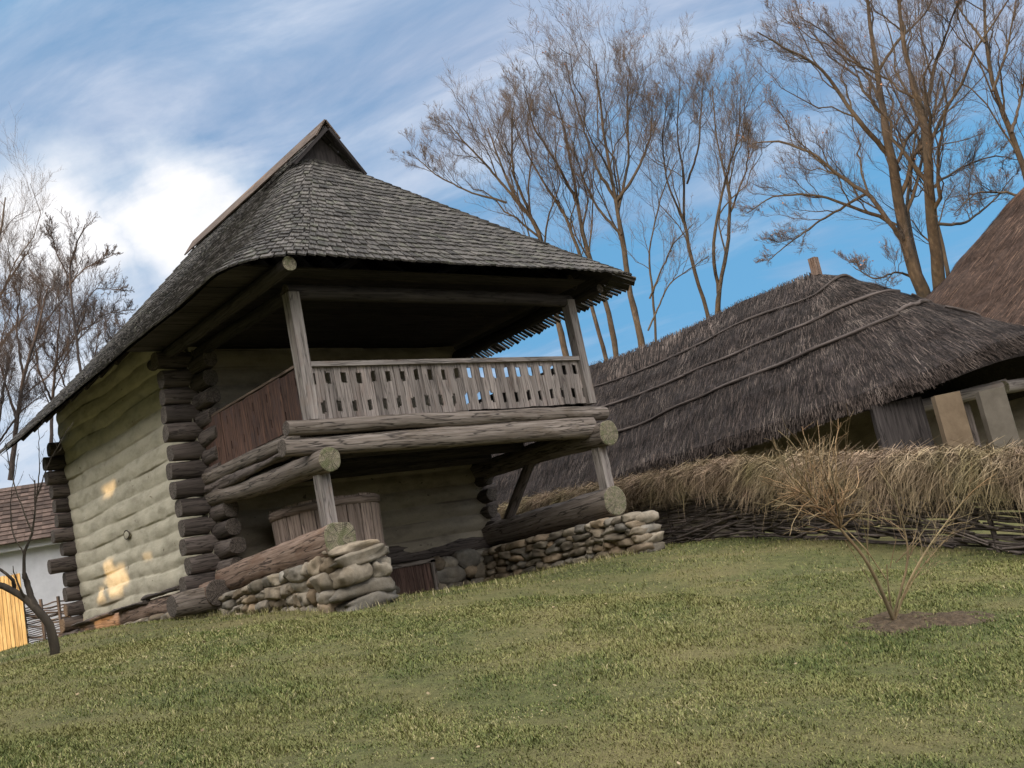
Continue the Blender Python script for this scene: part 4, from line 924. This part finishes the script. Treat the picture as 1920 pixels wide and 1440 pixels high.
tree('bare_tree', 'thin bare sapling with one long slanting stem beside the roof corner', 37, [([(1235, 720), (1225, 560), (1215, 480), (1240, 360), (1270, 300)], 7, 2), ([(1215, 620), (1255, 530), (1330, 480)], 5, 2), ([(1218, 560), (1260, 460), (1300, 420)], 5, 2)], group=G1, n=(8, 6, 5, 3))
tree('bare_tree', 'huge spreading bare tree with several thick trunks behind the brown thatch', 34, [
    ([(1760, 640), (1730, 540), (1691, 447), (1683, 350), (1664, 272), (1656, 202), (1644, 136), (1629, 23), (1620, -60)], 36, 5),
    ([(1765, 640), (1761, 505), (1745, 408), (1741, 311), (1734, 218), (1707, 148), (1691, 58), (1680, -50)], 34, 5),
    ([(1684, 320), (1668, 288), (1613, 233), (1574, 175), (1535, 120), (1477, 93), (1420, 60)], 15, 3),
    ([(1699, 456), (1675, 428), (1629, 361), (1567, 327), (1535, 292), (1458, 262), (1410, 270)], 14, 3),
    ([(1738, 540), (1700, 515), (1683, 509), (1637, 525), (1600, 500)], 8, 2),
    ([(1703, 462), (1668, 412), (1598, 389), (1535, 365), (1450, 365), (1400, 400)], 11, 2),
    ([(1734, 228), (1753, 117), (1769, 78), (1800, -10)], 12, 3), ([(1752, 350), (1757, 342), (1808, 311), (1866, 290), (1910, 300)], 8, 2),
    ([(1795, 640), (1775, 500), (1760, 430), (1741, 330), (1720, 250), (1690, 200), (1660, 130)], 12, 3), ([(1755, 640), (1728, 520), (1705, 440), (1700, 360), (1720, 270), (1770, 180), (1790, 120)], 14, 3),
    ([(1656, 202), (1620, 130), (1560, 70), (1500, 30)], 9, 2), ([(1644, 136), (1680, 80), (1740, 20), (1760, -40)], 9, 2), ([(1755, 420), (1810, 420), (1860, 380), (1900, 330)], 9, 2), ([(1629, 361), (1560, 400), (1500, 440), (1440, 490)], 8, 2)],
    group=G1, n=(9, 9, 8, 5), leaves=600, depth=3, ratio=(.44, .5, .5, .55), smin=.28)
tree('bare_tree', 'bare tree at the upper right corner of the sky with a single curved trunk', 32, [([(1990, 640), (1950, 420), (1897, 249), (1862, 171), (1847, 62), (1843, -40)], 20, 5), ([(1897, 249), (1915, 180), (1930, 100)], 9, 3), ([(1862, 171), (1890, 90), (1905, 0)], 8, 3), ([(1847, 80), (1800, 20), (1770, -40)], 7, 2), ([(1940, 380), (1890, 360), (1830, 360), (1790, 400)], 8, 2)], group=G1, n=(10, 8, 5, 3))
G2 = 'bare trees beyond the left end of the house'
tree('bare_tree', 'young dark bare tree with a straight leader rising over the house eave', 27, [([(165, 800), (151, 699), (139, 594), (129, 521), (133, 481), (157, 433), (160, 420)], 8, 2), ([(129, 521), (105, 473), (91, 409)], 4, 1.5), ([(133, 530), (161, 501), (222, 473)], 3.5, 1.5), ([(139, 594), (180, 540), (240, 545)], 3, 1.5), ([(145, 640), (190, 590), (250, 580)], 3, 1.5)], 'dark_twig', 'dark_twig', n=(16, 9, 5), ratio=(.34, .45, .5), group=G2, up=.25, rmin=.005)
tree('bare_tree', 'dark bare tree with crossing limbs behind the tiled farmhouse roof', 31, [([(20, 900), (28, 820), (44, 703), (73, 610), (90, 540)], 14, 3), ([(33, 790), (10, 720), (-10, 640)], 8, 2), ([(44, 703), (30, 620), (40, 520)], 7, 2), ([(73, 620), (120, 560), (150, 500)], 5, 2)], 'dark_twig', 'dark_twig', n=(9, 9, 8, 5), group=G2)
tree('bare_tree', 'dark bare tree with a forked stem partly hidden by the house eave', 33, [([(95, 900), (97, 760), (105, 675), (113, 610), (110, 540)], 10, 2), ([(97, 751), (70, 690), (65, 630)], 6, 2), ([(105, 680), (150, 620), (190, 600)], 5, 2)], 'dark_twig', 'dark_twig', n=(9, 9, 8, 5), group=G2)
tree('bare_tree', 'low dark bare tree with many crossing twigs just behind the house eave', 30, [([(150, 900), (160, 780), (175, 690), (185, 620)], 8, 2), ([(158, 790), (120, 720), (100, 650)], 6, 2), ([(165, 740), (210, 680), (230, 620)], 5, 2)], 'dark_twig', 'dark_twig', n=(10, 9, 7, 5), group=G2)
tree('bare_tree', 'low dark bare tree by the left edge spreading over the tiled farmhouse roof', 29, [([(-40, 950), (-10, 840), (5, 740), (20, 660)], 10, 2), ([(-10, 840), (40, 770), (80, 740)], 6, 2), ([(0, 780), (-30, 690), (-20, 600)], 6, 2)], 'dark_twig', 'dark_twig', n=(10, 9, 7, 5), group=G2)
tree('bare_tree', 'paler bare tree cut off by the left edge of the view', 40, [([(-60, 900), (-50, 700), (-30, 560), (0, 450), (10, 370)], 16, 3), ([(-40, 620), (20, 520), (60, 460)], 8, 2), ([(-50, 720), (20, 620), (70, 570)], 8, 2)], 'twig', 'twig', n=(9, 9, 8, 5), group=G2)

# small fruit tree in the lawn corner at the left
fb = ground_hit(103, 1226); fD = float((fb-CAM)@FW)
tree('fruit_tree', 'small leafless fruit tree with a bent, split trunk growing beside the house corner', fD, [([(103, 1232), (100, 1183), (71, 1144), (40, 1115), (0, 1096), (-60, 1085)], 17, 8), ([(95, 1175), (61, 1131), (50, 1091), (45, 1075)], 15, 9), ([(45, 1085), (45, 1028), (61, 1004), (66, 959), (65, 900)], 6, 2.5), ([(62, 1000), (40, 950), (18, 880), (10, 830)], 3.5, 1.5), ([(66, 959), (75, 880), (72, 800)], 2.5, 1.2), ([(70, 930), (90, 870), (130, 800)], 2.5, 1.2), ([(45, 1040), (22, 1000), (20, 940), (35, 850)], 2.6, 1.2), ([(26, 1104), (26, 1088), (0, 1067), (-40, 1050)], 7, 4)],
     'bark', 'shrub', n=(4, 2), ratio=(.3, .45), base=fb, depth=.15, rmin=.003, thin=1., Ks=16, up=.4, cat='fruit tree', smin=.5)

# shrub in the lawn
bb = ground_hit(1675, 1166); bD = float((bb-CAM)@FW)
bush = thing('shrub', bb, 'leafless yellowish shrub of thin fanned stems growing from a bare patch of lawn', 'shrub')
z7 = lambda x, y: (1380+x*.3056, 780+y*.3056)
mb = MB(); heads = []
for pl, w0, w1 in (([(972, 1262), (900, 1090), (800, 880), (640, 690)], 13, 7), ([(960, 1255), (1010, 1080), (1070, 850), (1020, 640), (960, 430), (850, 310)], 8, 3), ([(975, 1250), (1050, 1030), (1180, 800), (1330, 600), (1460, 440), (1600, 350)], 7, 2.4), ([(985, 1200), (1100, 980), (1280, 760)], 4, 2),
                   ([(965, 1250), (935, 1060), (925, 910)], 5, 3), ([(920, 1000), (800, 820), (650, 670)], 4, 3), ([(960, 1200), (840, 1050), (670, 760)], 3.6, 2), ([(805, 850), (812, 600), (808, 470)], 3.4, 2.2), ([(820, 900), (790, 700), (765, 600)], 2.4, 1.8), ([(945, 930), (985, 740)], 2.6, 2), ([(980, 900), (1100, 780), (1250, 560), (1320, 470)], 3, 1.8), ([(960, 1250), (950, 1150), (915, 1130)], 5, 4)):
    k = len(pl); dd = np.cumsum(rng.normal(0, .10, k)); dd -= dd[0]
    pts = np.array([at(*z7(x, y), bD+e) for (x, y), e in zip(pl, dd)]); rad = np.linspace(w0, w1, k)/F_PX*bD/2*.66
    q, r, L = resample(pts, rad, 14); mb.tube(q, r, 7, rough=.22); heads.append((q, r, L))
mb.build('trunk', M['shrub'], bush)
mb = MB()
tips = [(360, 90), (400, 70), (510, 40), (600, 30), (660, 60), (230, 140), (330, 170), (160, 380), (190, 540), (200, 470), (440, 620), (340, 700), (480, 130), (420, 150), (250, 290), (540, 210), (610, 190), (710, 230), (820, 470), (340, 330), (290, 430), (330, 520), (500, 330), (560, 300), (680, 320), (760, 370), (450, 240), (390, 280), (220, 380), (250, 550), (750, 540), (940, 570)]
Ps = []
nodes = [(640, 690), (628, 620), (560, 590), (500, 560), (610, 540), (590, 480), (470, 500), (400, 470), (640, 560), (545, 520)]
for a_, b__ in ((0, 1), (0, 2), (2, 3), (1, 4), (4, 5), (3, 6), (6, 7), (0, 8), (2, 9)):
    q, r, L = resample(np.array([at(*z7(*nodes[a_]), bD), at(*z7((nodes[a_][0]+nodes[b__][0])/2+6, (nodes[a_][1]+nodes[b__][1])/2-8), bD+.02), at(*z7(*nodes[b__]), bD)]), [.012, .010, .008], 6); mb.tube(q, r, 6)
for (x, y) in tips:
    for rep_ in range(2):
        x_, y_ = x+rng.normal(0, 45)*rep_, y+rng.normal(0, 35)*rep_
        if rng.random() < .3: st = nodes[rng.integers(0, 2)]
        else: st = min(nodes, key=lambda n_: math.hypot(n_[0]-x_, n_[1]-y_)+rng.normal(0, 70))
        kink = (st[0]+(x_-st[0])*.5+rng.normal(0, 28), st[1]+(y_-st[1])*.5+rng.normal(0, 24))
        e = np.array([0, .5, 1.])*rng.normal(0, .32); pts = np.array([at(*z7(*p), bD+f) for p, f in zip((st, kink, (x_, y_)), e)])
        q, r, L = resample(pts, [.007, .005, .0028], 9); q[1:] += np.cumsum(rng.normal(0, .008, (8, 3)), 0); Ps.append((q, r*rng.uniform(.7, 1.1), L))
A = (np.stack([p[0] for p in Ps]), np.stack([p[1] for p in Ps]), np.array([p[2] for p in Ps])); mb.tubes(A[0], A[1], 4)
B = spawn(*A, 6, .15, .95, (.45, 1.2), .5, 5, .12, .08, .7, rmin=.0022); mb.tubes(B[0], B[1], 3)
H2 = (np.stack([h[0] for h in heads[1:4]]), np.stack([h[1] for h in heads[1:4]]), np.array([h[2] for h in heads[1:4]]))
B = spawn(*H2, 18, .35, .98, (.4, 1.1), .4, 6, .2, .06, .6, rmin=.0025); mb.tubes(B[0], B[1], 3)
C_ = spawn(*B, 4, .2, .95, (.4, .9), .45, 4, .2, .06, .7, rmin=.002); mb.tubes(C_[0], C_[1], 3)
mb.build('crown', M['shrub'], bush)
# bare soil round the shrub
mb = MB(); rr, tt = np.meshgrid(np.linspace(0, 1, 26), np.linspace(0, 2*np.pi, 120), indexing='ij')
ed = 1+.35*fbm(np.stack([np.cos(tt)*1.8, np.sin(tt)*1.8, tt*0], -1), 4)
a = nrm(RT*V(1, 1, 0)); b_ = V(-a[1], a[0], 0); ca = rr*ed*np.cos(tt)*.72+.25; sa_ = rr*ed*np.sin(tt)*.50
X = bb[0]+a[0]*ca+b_[0]*sa_; Y = bb[1]+a[1]*ca+b_[1]*sa_
SOIL = (bb[0]+a[0]*.25, bb[1]+a[1]*.25)
mb.grid(X, Y, gz(X, Y)-.012*rr**3+(.018+.035*fbm(np.stack([X*7, Y*7, X*0], -1), 3)+.02*fbm(np.stack([X*25, Y*25, X*0], -1), 2))*(1-rr**2)+.006, smooth=True); mb.build('soil_patch', M['soil'], kind='structure')

# ------------------------------------------------------------------ grass and fallen leaves
def lawn_points(N, dmin, dmax):
    D = np.sqrt(rng.uniform(dmin**2, dmax**2, N)); lat = rng.uniform(-.66, 1.0, N)*D
    f2 = nrm(V(FW[0], FW[1], 0)); r2 = V(f2[1], -f2[0], 0); x = CAM[0]+f2[0]*D+r2[0]*lat; y = CAM[1]+f2[1]*D+r2[1]*lat
    inside = (x > -.45) & (y > -.3) & (x < W+.6) & ~((x > .6) & (x < 5.2) & (y < 3.0))
    inside |= (x > -.6) & (y > 3.2) & (x < W+1)
    inside |= x > fence_xy(y)-.02
    ax_ = nrm(RT*V(1, 1, 0)); sa_ = ((x-SOIL[0])*ax_[0]+(y-SOIL[1])*ax_[1])/.72; sb_ = (-(x-SOIL[0])*ax_[1]+(y-SOIL[1])*ax_[0])/.5
    inside |= rng.random(N) < np.clip((1.05+.55*fbm(np.stack([x*5, y*5, x*0], -1), 3)-np.hypot(sa_, sb_))*1.5, 0, .86)
    return x[~inside], y[~inside], D[~inside]
mb = MB()
for N, d0, d1, hs in ((320000, 2.8, 8, 1.), (280000, 8, 13, 1.15), (130000, 13, 24, 1.4)):
    x, y, D = lawn_points(N, d0, d1); n = len(x)
    den = fbm(np.stack([x*1.8, y*1.8, x*0], -1), 3); keep = rng.random(n) < .85+.3*den; x, y, D, den = x[keep], y[keep], D[keep], den[keep]; n = len(x)
    h = rng.uniform(.009, .034, n)*(1+.45*den+.35*fbm(np.stack([x*9, y*9, x*0], -1), 2))*hs; az = rng.uniform(0, 2*np.pi, n); ln = rng.uniform(.2, 1.3, n)
    dr = np.stack([np.cos(az), np.sin(az), az*0], -1); p0 = np.stack([x, y, gz(x, y)-.004], -1)
    s = np.array([0, .55, 1.])[None]
    P = p0[:, None]+dr[:, None]*(h[:, None]*ln[:, None]*s**1.6)[..., None]; P[..., 2] += h[:, None]*(s-.25*s**2*ln[:, None])
    w = rng.uniform(.0016, .0032, n)[:, None]*(.8+D[:, None]/11)*np.array([1, .8, .15])[None]
    sd = np.stack([-np.sin(az), np.cos(az), az*0], -1)
    mb.ribbons(P, w, sd, rnd=np.clip(rng.beta(1.6, 2.5, n)-.06+.15*fbm(np.stack([x*.9+7, y*.9, x*0], -1), 3)+.18*fbm(np.stack([x*6, y*6, x*0], -1), 3), 0, .9))
tag(mb.build('grass', M['grass']), 'short winter grass covering the sloping lawn', 'grass', kind='stuff')
mb = MB(); x, y, D = lawn_points(420, 3, 17); n = len(x); a = nrm(rng.normal(size=(n, 3))*[1, 1, .25]); s_ = nrm(np.cross(a, rng.normal(size=(n, 3))*[.3, .3, 1])); l_ = rng.uniform(.015, .04, n)
p = np.stack([x, y, gz(x, y)+.03], -1); mb.ribbons(p[:, None]+a[:, None]*(l_[:, None, None]*np.array([0, .35, .7, 1])[None, :, None]), l_[:, None]*np.array([.06, .32, .25, .03])[None], s_)
tag(mb.build('fallen_leaves', M['leaf']), 'pale dry leaves scattered over the lawn', 'leaves', kind='stuff')
# tufts of taller dry grass along the stone footings
mb = MB(); N = 2600; y = np.r_[rng.uniform(-.5, 10, N//2), rng.uniform(-.8, -.4, N//4), rng.uniform(-.9, 3, N//4)]; x = np.r_[rng.uniform(-.62, -.45, N//2)*1.0, rng.uniform(-.3, 6, N//4), rng.uniform(4.85, 5.0, N//4)]
n = len(x); h = rng.uniform(.04, .13, n); az = rng.uniform(0, 2*np.pi, n); dr = np.stack([np.cos(az), np.sin(az), az*0], -1); p0 = np.stack([x, y, gz(x, y)-.01], -1); s = np.array([0, .5, 1.])[None]
P = p0[:, None]+dr[:, None]*(h[:, None]*.5*s**1.8)[..., None]; P[..., 2] += h[:, None]*s
mb.ribbons(P, np.full((n, 1), .003)*np.array([1, .8, .2])[None], np.stack([-np.sin(az), np.cos(az), az*0], -1), rnd=rng.uniform(.5, 1, n))
tag(mb.build('dry_grass', M['grass']), 'taller dry grass along the foot of the stone footings', 'grass', kind='stuff')

# ------------------------------------------------------------------ screen added out of view for shade, gaps cut for the sun patches
HX = -17.0
def hole(p):   # carries a wanted sun patch back to the screen plane
    return p+SUN*((HX-p[0])/SUN[0])
gaps = []
for (px, py, X, ry, rz) in ((205, 912, -.17, .50, .17), (218, 1082, -.17, .72, .32), (190, 1120, -.17, .34, .16), (195, 1168, -.55, .75, .18), (150, 1190, -.5, .5, .12), (275, 1042, -.17, .22, .09), (205, 1052, -.17, .30, .16)):
    c = hole(onX(px, py, X)); gaps.append((c[1], c[2], ry, rz))
c = hole(at(10, 1150, 21.5)); gaps.append((c[1]+.35, c[2], 1.1, 1.4))
mb = MB(); cs = .16; ys = np.arange(-34, 34, cs); zs = np.arange(-4.8, 12, cs); Yg, Zg = np.meshgrid(ys, zs, indexing='ij')
top = 9.6+.8*vnoise(np.stack([Yg*.4, Yg*0, Yg*0], -1))
keep = Zg < top-1.2*np.clip((Yg-3)/10, 0, 1)
wob = .5*fbm(np.stack([Yg*1.6, Zg*1.6, Yg*0], -1), 3)
for (cy, cz, ry, rz) in gaps: keep &= ((Yg-cy)/ry)**2+((Zg-cz)/rz)**2 > 1+wob
Yk = Yg[keep]; Zk = Zg[keep]; n = len(Yk)
for layer in range(2):
    c = np.stack([np.full(n, HX)+rng.normal(0, .05, n)-.25*layer, Yk, Zk], -1); a = nrm(np.stack([rng.normal(0, .25, n), np.ones(n), rng.normal(0, .25, n)], -1)); nn = nrm(np.cross(a, np.tile(V(0, 0, 1), (n, 1)))); b_ = np.cross(nn, a)
    mb.boxes(c, np.stack([a, b_, nn], 1), np.tile([cs*.62, cs*.62, .03], (n, 1)), rng.random(n))
tag(mb.build('added_shade_screen', M['shade_screen']), 'unseen leafy screen added to shade the lawn, with gaps for the sun patches', 'shade_screen')
